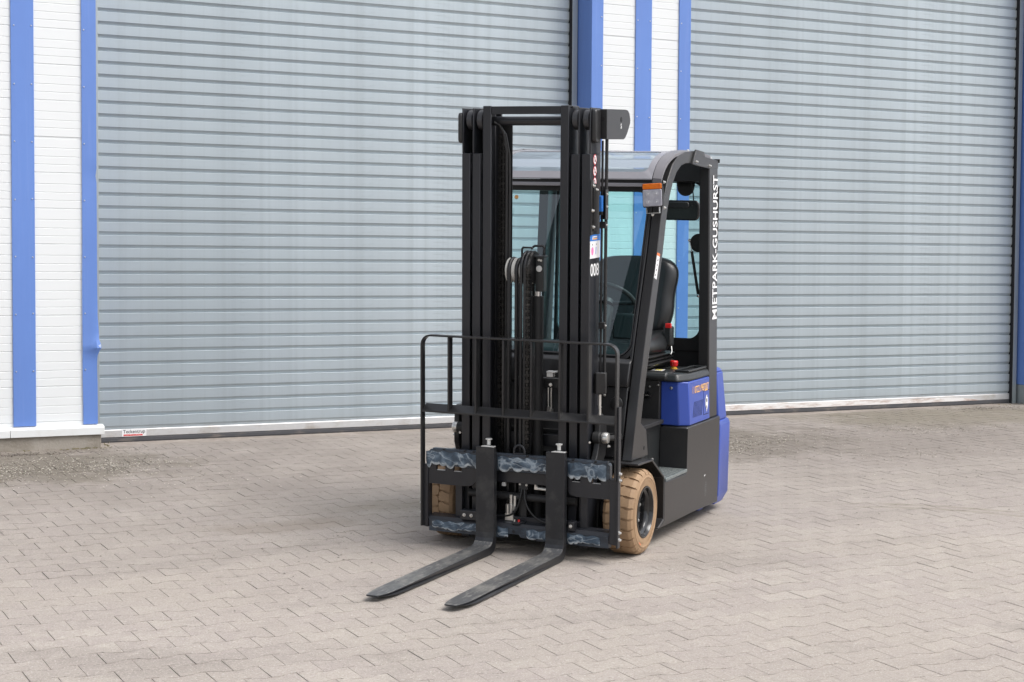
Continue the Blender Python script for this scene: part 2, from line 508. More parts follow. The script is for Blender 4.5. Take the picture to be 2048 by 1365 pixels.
# middle pier
wall_panel(7.02, 7.40, .158, 3.2279, 3.2462)
wall_panel(7.02, 7.40, 3.2462, HTOP, 3.5)
wall_panel(7.40, 7.80, .158, 3.2279, 3.2462)
wall_panel(7.40, 7.80, 3.2462, HTOP, 3.5)
trim(6.907, 7.017, .165, HTOP, (7.000,), reveal='left')
trim(7.333, 7.491, .165, HTOP, (7.352, 7.472))
trim(7.766, 7.883, .165, HTOP, (7.786,), reveal='right')
# right pier
trim(11.915, 12.03, .18, HTOP, (12.0,), reveal='left')
wall_panel(12.035, 20.5, .158, HTOP, 3.5)
trim(12.5, 12.66, .165, HTOP, (12.52, 12.64))
for x in (-1.0, -2.2, -3.4, -4.6, -5.8, 13.7, 14.9, 16.1, 17.3, 18.5): trim(x, x + .158, .165, HTOP, ())
# base: foundation and drip sill
for (x0, x1) in ((-8.0, 2.8347), (6.912, 7.878), (11.921, 20.5)):
    MB().box(x0, x1, -.285, .024, -.25, .098).build('foundation', M['concrete'], hall, bevel=.006)
for (x0, x1) in ((-8.0, 2.19), (2.193, 2.855), (6.915, 7.89), (11.92, 20.5)):
    MB().prism([(-.305, .091), (-.305, .143), (WY - .004, .160), (WY + .03, .160), (WY + .03, .099), (-.298, .099), (-.298, .091)], x0, x1, 'x').build('sill', M['sill'], hall, bevel=.0015)
for x in (6.9085, 11.9165): MB().box(x, x + .0032, -.29, .028, -.06, .178).build('kick_plate', M['guide'], hall)
# lintel and hall body behind (real depth, keeps light out of the openings)
wall_panel(2.82, 6.9, 4.55, HTOP, 3.5); wall_panel(7.88, 11.92, 4.55, HTOP, 3.5)
MB().box(-8.0, 20.5, .16, 6.0, -.3, HTOP).build('rear_wall', M['hall_grey'], hall)
MB().box(-8.1, 20.6, WY - .05, 6.1, HTOP, HTOP + .15).build('roof', M['hall_grey'], hall)
for (x0, x1) in ((-8.0, 2.79), (6.925, 7.865), (11.93, 20.5)): MB().box(x0, x1, WY + .062, .158, -.3, HTOP).build('pier', M['hall_grey'], hall)
for (x0, x1, z) in ((-8.0, 2.79, 2.2127), (7.02, 7.80, 3.237)): MB().box(x0, x1, WY + .004, WY + .058, z - .0088, z + .0088).build('panel_joint', M['white_panel'], hall)

SP = .0961
def slat_mesh(w, seed):
    # one interlocking slat: flat face, rolled top lip, recessed groove at the foot
    prof = [(.0125, .0), (.0108, .0030), (.0012, .0240), (-.0024, .0256), (-.0028, .060), (-.0024, .0932),
            (-.0010, .0946), (.0070, .0952), (.0185, .0951), (.0185, .0)]
    mb = MB().prism([(y, z) for y, z in prof], 0, w, 'x')
    return mb.mesh('slat', M['slat'], 12)
def shutter(x0, x1, label, top=4.9):
    sh = empty('roller_shutter', hall)
    sh['label'] = label
    w = x1 - x0
    me = slat_mesh(w, 0)
    z = .0915
    k = 0
    while z < top:
        s = bpy.data.objects.new('slat', me); COL.objects.link(s); s.parent = sh
        s.location = (x0 + random.uniform(-.002, .002), random.uniform(-.0007, .0007), z)
        z += SP; k += 1
    bb = MB().prism([(-.0045, .034), (-.006, .036), (-.006, .084), (-.003, .0905), (.012, .091), (.012, .034)], x0, x1, 'x').build('bottom_bar', M['bottom_bar'], sh)
    MB().prism([(-.002, .0335), (-.006, .022), (-.008, .004), (-.004, -.012), (.012, -.012), (.012, .0335)], x0, x1, 'x').build('rubber_seal', M['rubber_seal'], sh)
    # guides: steel channel with a dark brush gap towards the slats
    MB().box(x1, x1 + .012, -.034, .02, -.02, 4.9).build('brush_gap', M['dark_gap'], sh)
    MB().box(x1 + .012, x1 + .062, -.036, .02, -.02, 4.9).build('guide_rail', M['guide'], sh, bevel=.002)
    MB().box(x0 - .062, x0 - .001, -.036, .02, -.02, 4.9).build('guide_rail', M['guide'], sh, bevel=.002)
    return bb, sh
bb1, sh1 = shutter(2.885, 6.838, 'left grey roller shutter with the maker\'s plate at its foot')
bb2, sh2 = shutter(7.945, 11.835, 'right grey roller shutter with a scraped and whitened bottom bar')
M['scraped'] = mat('scraped', (.72, .70, .68), .7, noise=[((4, 1, 20), (.42, .31, .26), .46, .66, .95), ((16, 1, 60), (.80, .79, .77), .5, .75, .7)])
MB().add([(8.2, -.0078, .0355), (11.45, -.0078, .0355), (11.30, -.0078, .060), (11.05, -.0078, .078), (10.6, -.0078, .074), (9.9, -.0078, .086), (9.2, -.0078, .080), (8.5, -.0078, .084), (8.15, -.0078, .06)],
         [tuple(range(9))]).build('scraped_paint', M['scraped'], sh2)

# ---------------- text
def text_mesh(body, h, width=None, bold=0.0, extrude=.0006, mat_=None, name='lettering', align='LEFT', shear=0.0, spacing=1.0):
    cu = bpy.data.curves.new(name, 'FONT'); cu.body = body; cu.size = 1.0; cu.offset = bold; cu.extrude = 0
    cu.space_character = spacing; cu.resolution_u = 4; cu.shear = shear
    ob = bpy.data.objects.new(name, cu); COL.objects.link(ob)
    bpy.context.view_layer.update()
    dg = bpy.context.evaluated_depsgraph_get()
    me = bpy.data.meshes.new_from_object(ob.evaluated_get(dg))
    bpy.data.objects.remove(ob, do_unlink=True); bpy.data.curves.remove(cu)
    xs = [v.co.x for v in me.vertices]; ys = [v.co.y for v in me.vertices]
    x0, x1, y0, y1 = min(xs), max(xs), min(ys), max(ys)
    sy = h / (y1 - y0); sx = (width / (x1 - x0)) if width else sy
    for v in me.vertices:
        v.co.x = (v.co.x - x0) * sx; v.co.y = (v.co.y - y0) * sy; v.co.z = 0
    me.materials.clear(); me.materials.append(mat_)
    return me
def place_text(me, name, parent, origin, right, up):
    r, u = Vector(right).normalized(), Vector(up).normalized()
    n = r.cross(u)
    o = bpy.data.objects.new(name, me); COL.objects.link(o); o.parent = parent
    o.matrix_local = Matrix(((r.x, u.x, n.x, origin[0]), (r.y, u.y, n.y, origin[1]), (r.z, u.z, n.z, origin[2]), (0, 0, 0, 1)))
    return o
pl = MB().box(3.052, 3.2375, -.0085, -.0062, .0352, .0895).build('maker_plate', M['plate_white'], sh1)
place_text(text_mesh('Teckentrup', .034, .165, .008, mat_=M['lettering']), 'lettering', pl, (3.062, -.0092, .0515), (1, 0, 0), (0, 0, 1))
MB().box(3.066, 3.208, -.0092, -.0086, .0395, .0515).build('red_bar', M['plate_red'], pl)
place_text(text_mesh('Tore. Türen. Zargen.', .007, .125, .0, mat_=M['plate_white']), 'lettering', pl, (3.074, -.0096, .0422), (1, 0, 0), (0, 0, 1))

# ------------------------------------------------------------------ loose grit and blossom near the foundations
def scatter(name, regions, label, matr, size, seed):
    rg = random.Random(seed); mb = MB()
    for (cx, cy, rx, ry, n) in regions:
        for _ in range(n):
            a = rg.random() * 2*pi; r = rg.gauss(0, .55)
            x = cx + rx * r * cos(a); y = cy + ry * rg.gauss(0, .55) * sin(a + 1)
            if y > -.30 and (x < 2.87 or 6.9 < x < 7.9 or x > 11.9): continue
            if y > -.03: continue
            s = size * rg.uniform(.5, 1.3); t = rg.random() * pi
            c, sn = cos(t) * s, sin(t) * s
            z = .0022 + rg.random() * .001
            q = rg.uniform(.35, .8)
            mb.add([(x + c, y + sn, z), (x - sn*q, y + c*q, z + s*.35), (x - c, y - sn, z), (x + sn*q, y - c*q, z + s*.2)], [(0, 1, 2, 3)])
    o = mb.build(name, matr, rot=(GA, 0, 0), kind='stuff'); o['label'] = label
    return o
M['chips'] = mat('chips', (.46, .43, .37), .8, noise=[((40, 40, 40), (.30, .27, .22), .45, .6, .9)])
M['pebbles'] = mat('pebbles', (.12, .10, .085), .9)
scatter('blossom_litter', [(1.9, -1.15, 1.1, .75, 1500), (2.7, -1.1, .8, .6, 900), (7.3, -1.6, 1.2, .9, 1500), (9.5, -1.4, 2.2, 1.0, 700), (8.5, -2.6, 1.8, 1.0, 260), (3.0, -2.0, 1.4, .9, 160)],
        'pale blossom litter blown together on the paving', M['chips'], .0085, 5)
scatter('grit', [(2.2, -.45, 1.0, .12, 500), (11.2, -.35, .8, .2, 300), (8, -4, 4, 3, 260), (3, -4, 3, 2.5, 160)],
        'dark grit along the foot of the wall', M['pebbles'], .007, 9)
# weeds at the foot of the foundation
M['weed'] = mat('weed', (.13, .125, .055), .8, noise=[((30, 30, 30), (.27, .22, .13), .42, .55, .9)])
rg = random.Random(3); mb = MB()
for _ in range(170):
    x = rg.choice((rg.uniform(1.2, 2.95), rg.uniform(2.55, 2.95), rg.uniform(11.5, 12.4))); y = -.30 + rg.gauss(0, .012) if x < 2.84 else rg.uniform(-.32, -.05) if x < 4 else rg.uniform(-.34, -.06)
    h = rg.uniform(.003, .013); a = rg.random() * 2*pi; l = rg.uniform(.01, .04)
    w = .0016
    mb.add([(x - w, y, 0), (x + w, y, 0), (x + cos(a)*l*.5 + w*.7, y + sin(a)*l*.5, h), (x + cos(a)*l, y + sin(a)*l, h*.8)], [(0, 1, 2, 3)])
wd = mb.build('weeds', M['weed'], rot=(GA, 0, 0), kind='stuff'); wd['label'] = 'thin weeds and straw at the foot of the foundation'

#TRUCK
# ------------------------------------------------------------------ forklift
BK = (.022, .022, .025)
M['black_paint'] = mat('black_paint', (.019, .019, .020), .31, spec=.5, noise=[((2, 2, 2), (.026, .025, .025), .4, .7, .8), ((30, 30, 30), (.050, .047, .045), .60, .8, .4)], bump=(220, .10, .0006), rvar=.06)
M['mast_paint'] = mat('mast_paint', (.014, .015, .019), .34, noise=[((3, 3, 1), (.023, .024, .028), .4, .7, .8)], bump=(200, .12, .0006), rvar=.06)
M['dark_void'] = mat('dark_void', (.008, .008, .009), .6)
M['matte_black'] = mat('matte_black', (.012, .012, .013), .6, noise=[((6, 6, 6), (.022, .021, .020), .45, .7, .8)])
M['plastic'] = mat('plastic', (.018, .020, .021), .38, noise=[((5, 5, 5), (.026, .027, .027), .45, .7, .8)], bump=(400, .10, .0006))
M['rubber'] = mat('rubber', (.016, .016, .017), .42)
M['blue_paint'] = mat('blue_paint', (.033, .072, .35), .32, noise=[((3, 3, 3), (.042, .084, .38), .4, .7, .7)], bump=(150, .08, .0006), rvar=.05)
M['leather'] = mat('seat_vinyl', (.012, .013, .014), .33, bump=(260, .25, .001))
M['fork_steel'] = mat('fork_steel', (.020, .021, .024), .40, .2, noise=[((10, 5, 10), (.055, .055, .055), .5, .72, .8)], bump=(60, .15, .001))
M['blade_steel'] = mat('blade_steel', (.085, .086, .088), .50, .2, noise=[((14, 5, 14), (.19, .185, .17), .47, .63, .8), ((70, 16, 70), (.26, .25, .23), .54, .68, .8), ((14, 40, 14), (.03, .03, .032), .55, .75, .8)], bump=(90, .4, .001), rvar=.1)
M['zinc'] = mat('zinc', (.68, .67, .64), .28, .85)
M['zinc_white'] = mat('zinc_white', (.66, .66, .64), .45, .3)
M['brass'] = mat('brass', (.55, .36, .14), .35, .9)
M['chrome'] = mat('chrome', (.75, .75, .76), .12, 1.0)
M['chequer'] = mat('chequer_plate', (.24, .27, .27), .45, .5, noise=[((60, 60, 60), (.12, .135, .135), .48, .62, .8)], bump=(90, .9, .004))
M['hose'] = mat('hose', (.014, .014, .015), .35)
M['chain'] = mat('chain', (.03, .029, .028), .35, .7, noise=[((80, 80, 80), (.10, .095, .09), .5, .7, .7)])
M['pulley_white'] = mat('pulley_white', (.46, .45, .42), .45, noise=[((20, 20, 20), (.38, .37, .34), .5, .7, .6)])
M['tan_rubber'] = mat('tan_rubber', (.325, .212, .122), .72, noise=[((7, 7, 7), (.28, .178, .100), .42, .7, .8), ((70, 70, 70), (.42, .29, .17), .55, .75, .5), ((5, 5, 5), (.19, .125, .08), .56, .74, .6), ((90, 90, 90), (.22, .15, .095), .58, .74, .5)], bump=(120, .25, .0015))
M['tan_mark'] = mat('tan_mark', (.30, .18, .095), .8)
M['orange_mark'] = mat('orange_mark', (.80, .16, .05), .5)
M['red'] = mat('red_plastic', (.62, .02, .02), .3)
M['yellow'] = mat('yellow_plastic', (.72, .42, .06), .35)
M['orange_lens'] = mat('orange_lens', (.72, .17, .015), .15, noise=[((60, 60, 60), (.60, .11, .01), .45, .65, .7)])
M['clear_lens'] = mat('clear_lens', (.36, .36, .41), .12, spec=.8, noise=[((30, 30, 30), (.50, .50, .54), .45, .65, .7)])
M['led'] = mat('led', (.75, .75, .78), .1, .3)
M['sticker_white'] = mat('sticker_white', (.80, .79, .80), .4)
M['sticker_red'] = mat('sticker_red', (.62, .05, .07), .4)
M['sticker_blue'] = mat('sticker_blue', (.04, .20, .62), .35)
M['sticker_pink'] = mat('sticker_pink', (.80, .20, .45), .4)
M['sticker_orange'] = mat('sticker_orange', (.80, .42, .15), .4)
M['sticker_yellow'] = mat('sticker_yellow', (.72, .62, .10), .4)
M['signal_orange'] = mat('signal_orange', (.80, .19, .05), .4)
M['print_orange'] = mat('print_orange', (.95, .52, .10), .4)
M['print_white'] = mat('print_white', (.86, .86, .86), .4)
M['roof_paint'] = mat('roof_shell', (.25, .246, .266), .26, noise=[((4, 4, 4), (.28, .272, .29), .4, .7, .8)])
M['arch_paint'] = mat('arch_paint', (.16, .155, .165), .30, noise=[((4, 4, 4), (.18, .17, .18), .4, .7, .8)])
M['grease'] = None

def grease_material():
    m = bpy.data.materials.new('grease'); m.use_nodes = True
    nt = m.node_tree; bs = nt.nodes['Principled BSDF']; L = nt.links
    tc = nt.nodes.new('ShaderNodeTexCoord')
    def nz(sc, det=4, dist=0.):
        mp = nt.nodes.new('ShaderNodeMapping'); mp.inputs['Scale'].default_value = sc
        L.new(tc.outputs['Object'], mp.inputs[0])
        n = nt.nodes.new('ShaderNodeTexNoise'); n.inputs['Scale'].default_value = 1; n.inputs['Detail'].default_value = det
        n.inputs['Distortion'].default_value = dist
        L.new(mp.outputs[0], n.inputs[0]); return n.outputs['Fac']
    cr = nt.nodes.new('ShaderNodeValToRGB')
    cr.color_ramp.elements[0].position = .30; cr.color_ramp.elements[0].color = (.020, .035, .055, 1)
    cr.color_ramp.elements[1].position = .72; cr.color_ramp.elements[1].color = (.17, .22, .27, 1)
    e = cr.color_ramp.elements.new(.52); e.color = (.055, .085, .12, 1)
    L.new(nz((18, 18, 26), 5, 1.2), cr.inputs[0])
    # pale ridges: thin bands where a distorted noise crosses its middle value
    ab = nt.nodes.new('ShaderNodeMath'); ab.operation = 'SUBTRACT'; L.new(nz((7, 7, 12), 4, 1.0), ab.inputs[0]); ab.inputs[1].default_value = .5
    a2 = nt.nodes.new('ShaderNodeMath'); a2.operation = 'ABSOLUTE'; L.new(ab.outputs[0], a2.inputs[0])
    mr = nt.nodes.new('ShaderNodeMapRange'); mr.inputs['From Min'].default_value = .0; mr.inputs['From Max'].default_value = .030
    mr.inputs['To Min'].default_value = .45; mr.inputs['To Max'].default_value = 0; L.new(a2.outputs[0], mr.inputs[0])
    mx = nt.nodes.new('ShaderNodeMix'); mx.data_type = 'RGBA'; L.new(mr.outputs[0], mx.inputs['Factor'])
    L.new(cr.outputs[0], mx.inputs['A']); mx.inputs['B'].default_value = (.50, .56, .60, 1)
    at = nt.nodes.new('ShaderNodeAttribute'); at.attribute_name = 'rim'
    ml = nt.nodes.new('ShaderNodeMath'); ml.operation = 'MULTIPLY'; L.new(at.outputs['Fac'], ml.inputs[0]); L.new(nz((25, 25, 25), 3), ml.inputs[1])
    m3 = nt.nodes.new('ShaderNodeMapRange'); m3.inputs['From Min'].default_value = .33; m3.inputs['From Max'].default_value = .56; m3.inputs['To Max'].default_value = .95; L.new(ml.outputs[0], m3.inputs[0])
    mz = nt.nodes.new('ShaderNodeMix'); mz.data_type = 'RGBA'; L.new(m3.outputs[0], mz.inputs['Factor'])
    L.new(mx.outputs['Result'], mz.inputs['A']); mz.inputs['B'].default_value = (.52, .57, .60, 1)
    L.new(mz.outputs['Result'], bs.inputs['Base Color'])
    bs.inputs['Roughness'].default_value = .34
    bp = nt.nodes.new('ShaderNodeBump'); bp.inputs['Strength'].default_value = .8; bp.inputs['Distance'].default_value = .004
    L.new(nz((30, 30, 30), 5, 1.), bp.inputs['Height']); L.new(bp.outputs[0], bs.inputs['Normal'])
    return m
M['grease'] = grease_material()

def glass_material(name, tint, refl=1.45):
    m = bpy.data.materials.new(name); m.use_nodes = True
    nt = m.node_tree; L = nt.links; nt.nodes.clear()
    out = nt.nodes.new('ShaderNodeOutputMaterial')
    tr = nt.nodes.new('ShaderNodeBsdfTransparent'); tr.inputs[0].default_value = (*tint, 1)
    gl = nt.nodes.new('ShaderNodeBsdfGlossy'); gl.inputs['Roughness'].default_value = .01; gl.inputs[0].default_value = (.95, .98, 1, 1)
    fr = nt.nodes.new('ShaderNodeFresnel'); fr.inputs['IOR'].default_value = refl
    mx = nt.nodes.new('ShaderNodeMixShader')
    L.new(fr.outputs[0], mx.inputs[0]); L.new(tr.outputs[0], mx.inputs[1]); L.new(gl.outputs[0], mx.inputs[2])
    L.new(mx.outputs[0], out.inputs['Surface'])
    return m
M['glass'] = glass_material('tinted_glass', (.64, .90, .91), 1.75)
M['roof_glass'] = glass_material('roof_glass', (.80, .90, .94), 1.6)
def sky_sheen(m, col, fac):       # sky reflection on the polycarbonate, mixed in as a pale diffuse colour
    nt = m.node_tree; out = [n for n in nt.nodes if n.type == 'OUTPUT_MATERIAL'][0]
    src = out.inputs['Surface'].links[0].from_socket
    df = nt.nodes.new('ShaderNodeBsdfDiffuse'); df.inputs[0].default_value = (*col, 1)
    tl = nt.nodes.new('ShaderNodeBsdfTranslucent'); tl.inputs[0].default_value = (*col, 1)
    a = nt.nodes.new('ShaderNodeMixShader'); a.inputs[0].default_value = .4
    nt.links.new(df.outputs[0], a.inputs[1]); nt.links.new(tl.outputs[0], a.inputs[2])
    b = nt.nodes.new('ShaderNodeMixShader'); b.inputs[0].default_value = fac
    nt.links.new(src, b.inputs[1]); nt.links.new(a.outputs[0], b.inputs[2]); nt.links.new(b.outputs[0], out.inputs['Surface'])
sky_sheen(M['roof_glass'], (.42, .50, .57), .6)

TR = empty('forklift')
Tv = Vector((0.6392414844752831, -0.7686069623118973, -0.02477220239531244)); Lv = Vector((0.7690060627367228, 0.638909729551125, 0.02059206058343256)); Nv = Tv.cross(Lv)
TR.matrix_world = Matrix(((Tv.x, Lv.x, Nv.x, 4.1559), (Tv.y, Lv.y, Nv.y, -4.53288), (Tv.z, Lv.z, Nv.z, -.146095), (0, 0, 0, 1)))
tag(TR, 'black and blue electric counterbalance forklift with tan front tyres, forks lowered onto the paving', 'forklift')
TM = .0412
MR = (TM, 0, 0)
def mk(name, mb, mt, bevel=0, mast=False, parent=None, **k):
    """a part in truck coordinates (x to the driver's left, y to the rear, z up) or in the tilted mast's"""
    p = parent if parent is not None else TR
    return mb.build(name, M[mt] if isinstance(mt, str) else mt, p, bevel=bevel, rot=(MR if (mast and parent is None) else None), **k)
def mpt(x, d, h): return (x, d*cos(TM) - h*sin(TM), h*cos(TM) + d*sin(TM))
def bolt_mesh(r, h):
    mb = MB()
    mb.lathe([(0, h*1.15), (r*.55, h*1.1), (r*.62, h), (r*.62, h)], (0, 0, 0), 'x', 6)
    mb.lathe([(r*.9, 0), (r*.9, h*.75), (r*.75, h), (0, h)], (0, 0, 0), 'x', 6)
    mb.lathe([(r*1.25, 0), (r*1.25, h*.22), (0, h*.22)], (0, 0, 0), 'x', 14)
    return mb.mesh('bolt', M['zinc'], 30)
BOLT = bolt_mesh(.0072, .010); SBOLT = bolt_mesh(.0048, .006)
def bolt(parent, loc, d='x', big=True, name='bolt'):
    o = bpy.data.objects.new(name, BOLT if big else SBOLT); COL.objects.link(o); o.parent = parent; o.location = loc
    o.rotation_euler = {'x': (0, 0, 0), '-x': (0, 0, pi), '-y': (0, 0, -pi/2), 'z': (0, -pi/2, 0), 'y': (0, 0, pi/2)}[d]
    return o

# ---- wheels
TY_R, TY_W, TY_Z = .2225, .165, .2225
def wheel(side):
    s = side
    w = empty('front_wheel', TR)
    xo = s * .582; xc = xo - s * TY_W / 2
    w.location = (xc, .0, TY_Z)
    hw = TY_W / 2
    # carcass
    prof = [(.133, hw-.012), (.136, hw-.002), (.150, hw), (.176, hw+.0015), (.178, hw+.0035), (.184, hw+.0035), (.186, hw+.001), (.196, hw-.002), (.206, hw-.012), (.2125, hw-.026),
            (.2135, hw-.045), (.2135, -hw+.045), (.2125, -hw+.026), (.206, -hw+.012), (.196, -hw+.002), (.150, -hw), (.133, -hw+.01)]
    mb = MB().lathe(prof, (0, 0, 0), 'x', 72)
    # lugs: two staggered rows with kinked edges, wrapping over the shoulder
    N = 24
    for row in (1, -1):
        for k in range(N):
            t0 = 2*pi*(k + (.5 if row < 0 else 0)) / N
            gap = .0085 / TY_R
            xs = [.0015, .020, .040, .060, hw - .006, hw - .0005]
            kink = [.0, .0, .055, .065, .045, .045]
            kink2 = [.06, .03, .03, .055, .045, .045]
            rr = [TY_R, TY_R, TY_R - .0004, TY_R - .002, TY_R - .0135, TY_R - .027]
            nseg = 3
            V = []
            for q, x in enumerate(xs):
                ta = t0 + gap/2 + kink[q]; tb = t0 + 2*pi/N - gap/2 + kink2[q] * .9
                if q == 0: ta += .05; tb -= .05
                for j in range(nseg + 1):
                    t = ta + (tb - ta) * j / nseg
                    V.append((row * x, rr[q] * cos(t), rr[q] * sin(t)))
            for q, x in enumerate(xs):
                ta = t0 + gap/2 + kink[q]; tb = t0 + 2*pi/N - gap/2 + kink2[q] * .9
                for j in range(nseg + 1):
                    t = ta + (tb - ta) * j / nseg
                    r = min(rr[q] - .008, .2125)
                    V.append((row * (x if q < 5 else x - .006), r * cos(t), r * sin(t)))
            m = nseg + 1; n = len(xs); F = []
            for q in range(n - 1):
                for j in range(nseg):
                    F.append((q*m+j, q*m+j+1, (q+1)*m+j+1, (q+1)*m+j))
            b = n*m
            for q in range(n - 1):
                F.append((q*m, (q+1)*m, b+(q+1)*m, b+q*m)); F.append((q*m+nseg, b+q*m+nseg, b+(q+1)*m+nseg, (q+1)*m+nseg))
            for j in range(nseg):
                F.append((j, b+j, b+j+1, j+1)); F.append(((n-1)*m+j, (n-1)*m+j+1, b+(n-1)*m+j+1, b+(n-1)*m+j))
            mb.add(V, F)
    ty = mb.build('tyre', M['tan_rubber'], w, smooth=28)
    # embossed sidewall lettering as short raised ticks
    rg = random.Random(4); mb = MB()
    xf = s * (hw + .0012)
    for a0, a1, r in ((100, 168, .163), (196, 262, .163), (286, 340, .163), (20, 76, .163), (150, 200, .190)):
        a = a0
        while a < a1:
            wd = rg.uniform(.7, 1.8); t = radians(a); r0 = r - .006 + rg.uniform(0, .003); r1 = r + .006 - rg.uniform(0, .003)
            t2 = radians(a + wd * .45)
            mb.add([(xf, r0*cos(t), r0*sin(t)), (xf, r1*cos(t), r1*sin(t)), (xf, r1*cos(t2), r1*sin(t2)), (xf, r0*cos(t2), r0*sin(t2))], [(0, 1, 2, 3)])
            a += wd * 1.1
    mb.build('sidewall_lettering', M['tan_mark'], ty)
    if s > 0:
        mb = MB()
        for i in range(6):
            t = radians(236 + i*2.1); t2 = radians(237.3 + i*2.1)
            mb.add([(xf+.0006, .170*cos(t), .170*sin(t)), (xf+.0006, .184*cos(t), .184*sin(t)), (xf+.0006, .184*cos(t2), .184*sin(t2)), (xf+.0006, .170*cos(t2), .170*sin(t2))], [(0, 1, 2, 3)])
        mb.build('paint_mark', M['orange_mark'], ty)
    # rim: dished
    pr = [(.1345, hw-.010), (.134, hw+.001), (.126, hw+.002), (.122, hw-.004), (.118, hw-.018), (.106, hw-.024), (.103, hw-.028), (.101, hw-.062), (.094, hw-.070), (.050, hw-.070), (.046, hw-.066), (.030, hw-.066), (.0, hw-.066)]
    rim = MB().lathe([(r, s*a) for r, a in pr], (0, 0, 0), 'x', 56).build('rim', M['black_gloss'], w, smooth=35)
    for k in range(5):
        a = radians(72*k + 20)
        o = bolt(w, (s*(hw - .070), .070*cos(a), .070*sin(a)), 'x' if s > 0 else '-x', name='wheel_nut'); o.scale = (2.0, 1.6, 1.6)
    return w
M['black_gloss'] = mat('black_gloss', (.010, .010, .011), .16, spec=.6)
wheel(1); wheel(-1)

# ---- fenders over the front wheels
def plate_profile(pts, t):
    """polyline (y,z) thickened downward/inward by t"""
    out = []
    n = len(pts)
    for i, p in enumerate(pts):
        a = Vector(pts[max(0, i-1)]); b = Vector(pts[min(n-1, i+1)])
        d = (b - a).normalized(); nrm = Vector((d.y, -d.x))
        out.append((p[0] + nrm.x * t, p[1] + nrm.y * t))
    return list(pts) + out[::-1]
fpts = [(-.118, .488), (.115, .4825), (.322, .362), (.335, .125), (.243, .098)]
for s in (1, -1):
    x0, x1 = sorted((s*.33, s*.5765))
    if s < 0: x0 = -.490
    f = MB().prism(plate_profile(fpts, -.011) if False else [(-.118, .488), (.117, .4835), (.327, .364), (.341, .122), (.246, .088), (.240, .098), (.329, .130), (.315, .357), (.111, .472), (-.118, .476)], x0, x1, 'x')
    mk('fender', f, 'black_paint', bevel=.003)
    # rounded front corner plate reaching to the frame
    MB().prism([(s*.20, -.118), (s*.33, -.118), (s*.33, .1), (s*.20, .1)], .476, .488, 'z').build('fender_bracket', M['black_paint'], TR, bevel=.002)

# ---- chassis core (dark machinery behind the mast)
mk('chassis', MB().box(-.40, .40, -.02, .74, .10, .50).box(-.42, .42, .74, 1.40, .10, .55), 'dark_void', kind=None)
mk('front_axle', MB().cyl((-.44, 0, TY_Z), (.44, 0, TY_Z), .075, 20).box(-.36, .36, -.10, .06, .10, .36), 'matte_black', bevel=.004)

# ---- side panels
for s in (1, -1):
    x0, x1 = sorted((s*.425, s*.5755))
    poly = [(.251, .090), (.345, .118), (.345, .352), (.352, .333), (.725, .325), (.725, .566), (.730, .578), (.742, .5835), (1.386, .5815), (1.386, .066), (.935, .084)]
    poly = [(.251, .090), (.344, .124), (.332, .366), (.352, .333), (.725, .325), (.725, .566), (.730, .578), (.742, .5835), (1.386, .5815), (1.386, .064), (.935, .080)]
    mk('side_panel', MB().prism(poly, x0, x1, 'x'), 'black_paint', bevel=.007)
    # step with chequer plate
    xa, xb = sorted((s*.420, s*.583))
    st = mk('step_plate', MB().prism([(xa, .745), (xa, .66 if s < 0 else .66), (xa, .34), (xb, .34), (xb, .745)] if False else [(xa, .34), (xb, .34), (xb, .722), (xa, .722)], .334, .3515, 'z'), 'chequer', bevel=.002)
    rg = random.Random(2); mb = MB()
    for i in range(13):
        for j in range(5):
            x = xa + .015 + j * .032; y = .356 + i * .028
            a = radians(45 if (i + j) % 2 else -45); c, sn = cos(a), sin(a)
            mb.add([(x - .009*c, y - .009*sn, .3516), (x + .0028*sn, y - .0028*c, .3532), (x + .009*c, y + .009*sn, .3516), (x - .0028*sn, y + .0028*c, .3532)], [(0, 1, 2, 3)])
    mb.build('chequer_bars', M['zinc'], st)
    mk('step_rear_wall', MB().box(xa, xb - .004*(1 if s > 0 else 0), .7235, .7265, .352, .575), 'matte_black')
    xw = s*.417
    iw = mk('step_inner_wall', MB().box(*sorted((xw, s*.400)), .22, .724, .345, .612), 'plastic', bevel=.004)
    for k in range(4):
        y = .36 + k*.055
        mk('slot', MB().hexa([(xw + s*.0015, y, .40), (xw + s*.0015, y + .008, .40), (xw - s*.004, y + .008, .40), (xw - s*.004, y, .40)],
                             [(xw + s*.0015, y - .02, .56), (xw + s*.0015, y - .012, .56), (xw - s*.004, y - .012, .56), (xw - s*.004, y - .02, .56)]), 'dark_void', parent=iw)
    if s > 0:
        bolt(iw, (xw, .47, .41), 'x', False); bolt(iw, (xw, .60, .41), 'x', False)
        bolt(TR, (.51, .47, .3515), 'z', False)
mk('floor_plate', MB().box(-.40, .445, -.02, .70, .600, .622), 'matte_black', bevel=.003)

